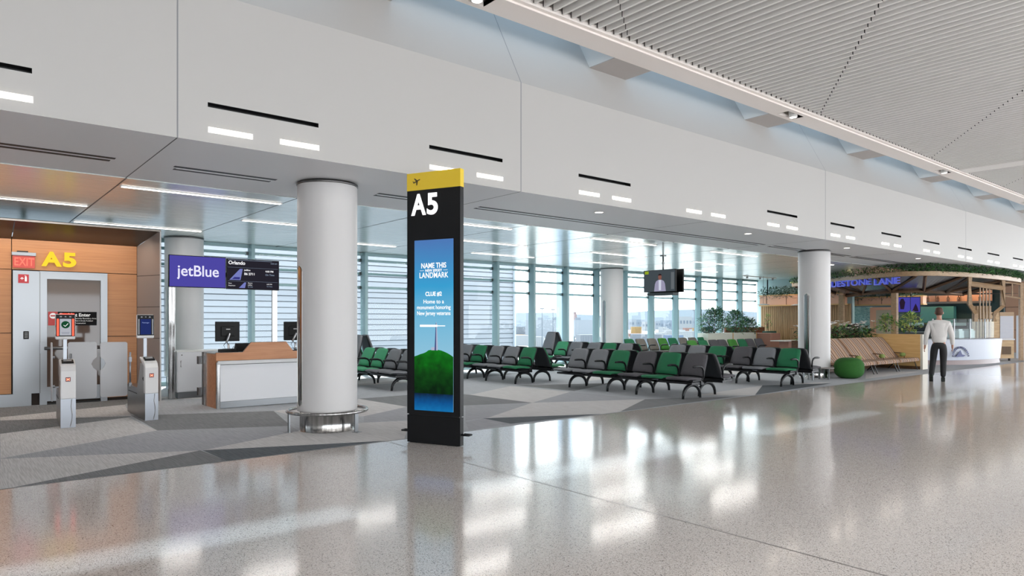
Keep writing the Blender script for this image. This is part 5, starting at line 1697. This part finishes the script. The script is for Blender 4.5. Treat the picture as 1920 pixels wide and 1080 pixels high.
for s_, sg in (('L', -1), ('R', 1)):
    w = Vector(arms_[s_][3]); fwd = (w - Vector(arms_[s_][2])).normalized()
    J['p' + s_] = (tuple(w + fwd * .05), (.022, .036))
    E.append(('a%s3' % s_, 'p' + s_))
    for q, (off, ln) in enumerate([(-.028, .062), (-.009, .074), (.010, .070), (.028, .055)]):
        b0 = w + fwd * .075 + Vector((0, off, 0)); b1 = b0 + fwd * ln * .55; b2 = b1 + fwd * ln * .4 + Vector((-sg * .018, 0, 0))
        for z_, bb_ in enumerate((b0, b1, b2)):
            J['f%s%d%d' % (s_, q, z_)] = (tuple(bb_), .0088)
        E += [('p' + s_, 'f%s%d0' % (s_, q)), ('f%s%d0' % (s_, q), 'f%s%d1' % (s_, q)), ('f%s%d1' % (s_, q), 'f%s%d2' % (s_, q))]
    th0 = w + fwd * .02 + Vector((-sg * .012, .035, 0)); th1 = th0 + fwd * .04 + Vector((0, .02, 0))
    J['t%s0' % s_] = (tuple(th0), .0105); J['t%s1' % s_] = (tuple(th1), .0095)
    E += [('a%s3' % s_, 't%s0' % s_), ('t%s0' % s_, 't%s1' % s_)]
skin('body', J, E, skin_m, man, 'pelvis', 1)
shirt_m = mat('shirt_white', '#d2cfcd', .8, noise=.03, nscale=8, bump=.2, bscale=18)
J2 = {'hem': ((0, 0, .93), (.182, .132)), 'waist': ((0, -.005, 1.10), (.168, .122)), 'chest': ((0, 0, 1.30), (.195, .135)), 'upper': ((0, -.01, 1.455), (.165, .10)), 'collar': ((0, -.002, 1.545), (.072, .066))}
E2 = [('hem', 'waist'), ('waist', 'chest'), ('chest', 'upper'), ('upper', 'collar')]
for s_, P_ in arms_.items():
    for i, (p, r) in enumerate(zip(P_[:3] + [tuple(Vector(P_[2]) * .6 + Vector(P_[3]) * .4)], (.078, .066, .050, .043))):
        J2['a%s%d' % (s_, i)] = (p, r)
    E2 += [('upper', 'a%s0' % s_)] + [('a%s%d' % (s_, i), 'a%s%d' % (s_, i + 1)) for i in range(3)]
skin('shirt', J2, E2, shirt_m, man, 'chest')
J3 = {'belt': ((0, 0, 1.08), (.15, .112)), 'hip': ((0, -.01, .90), (.172, .128))}
E3 = [('belt', 'hip')]
for s_, P_ in legs_.items():
    for i, (p, r) in enumerate(zip(P_, (.105, .078, .064))):
        J3['l%s%d' % (s_, i)] = (p, r)
    E3 += [('hip', 'l%s0' % s_), ('l%s0' % s_, 'l%s1' % s_), ('l%s1' % s_, 'l%s2' % s_)]
skin('trousers', J3, E3, mat('trousers_black', '#101115', .7), man, 'hip')
shoe_m = mat('shoe_black', '#121a18', .4)
def shoe(x, y, z, pitch):
    prof = [(-.09, .0), (.19, .0), (.205, .02), (.19, .05), (.10, .075), (.04, .10), (-.07, .11), (-.095, .06)]
    MB().prism(prof, -.045, .045, 'x').build('shoe', shoe_m, man, (x, y, z), (pitch, 0, 0), bevel=.018, seg=3)
shoe(.085, .03, 0, 0)
shoe(-.17, -.20, .075, R(-38))
hr = MB(); prof = [(.0, .118), (.045, .112), (.078, .085), (.092, .045), (.094, .0), (.088, -.05), (.07, -.085)]
hr.lathe(prof[::-1], 24, (0, -.008, 1.745), M=None)
o = hr.build('hair', mat('hair_brown', '#4a2f22', .7, noise=.2, nscale=40), man)
for v_ in o.data.vertices:
    v_.co.y = -.008 + (v_.co.y + .008) * 1.12
    v_.co.x *= .93
    if v_.co.y > .03 and v_.co.z < 1.79:
        v_.co.y = .03
fc = MB()
for sg in (-1, 1):
    fc.lathe([(0, -.03), (.012, -.02), (.017, 0), (.012, .022), (0, .03)], 10, (sg * .083, .012, 1.715))
fc.build('ears', skin_m, man)
nz = MB().add([(0, .118, 1.735), (-.016, .105, 1.695), (.016, .105, 1.695), (0, .14, 1.70), (0, .108, 1.685)], [(0, 3, 1), (0, 2, 3), (1, 3, 4), (2, 4, 3)])
nz.build('nose', skin_m, man)
for sg in (-1, 1):
    MB().lathe([(0, -.012), (.009, -.008), (.012, 0), (.009, .008), (0, .012)], 10, (sg * .032, .105, 1.745)).build('eye', mat('eye_white', '#d8d4d0', .3), man)
MB().box(-.024, .024, .10, .116, 1.655, 1.663).build('mouth', mat('lip', '#8a4f4a', .5), man)
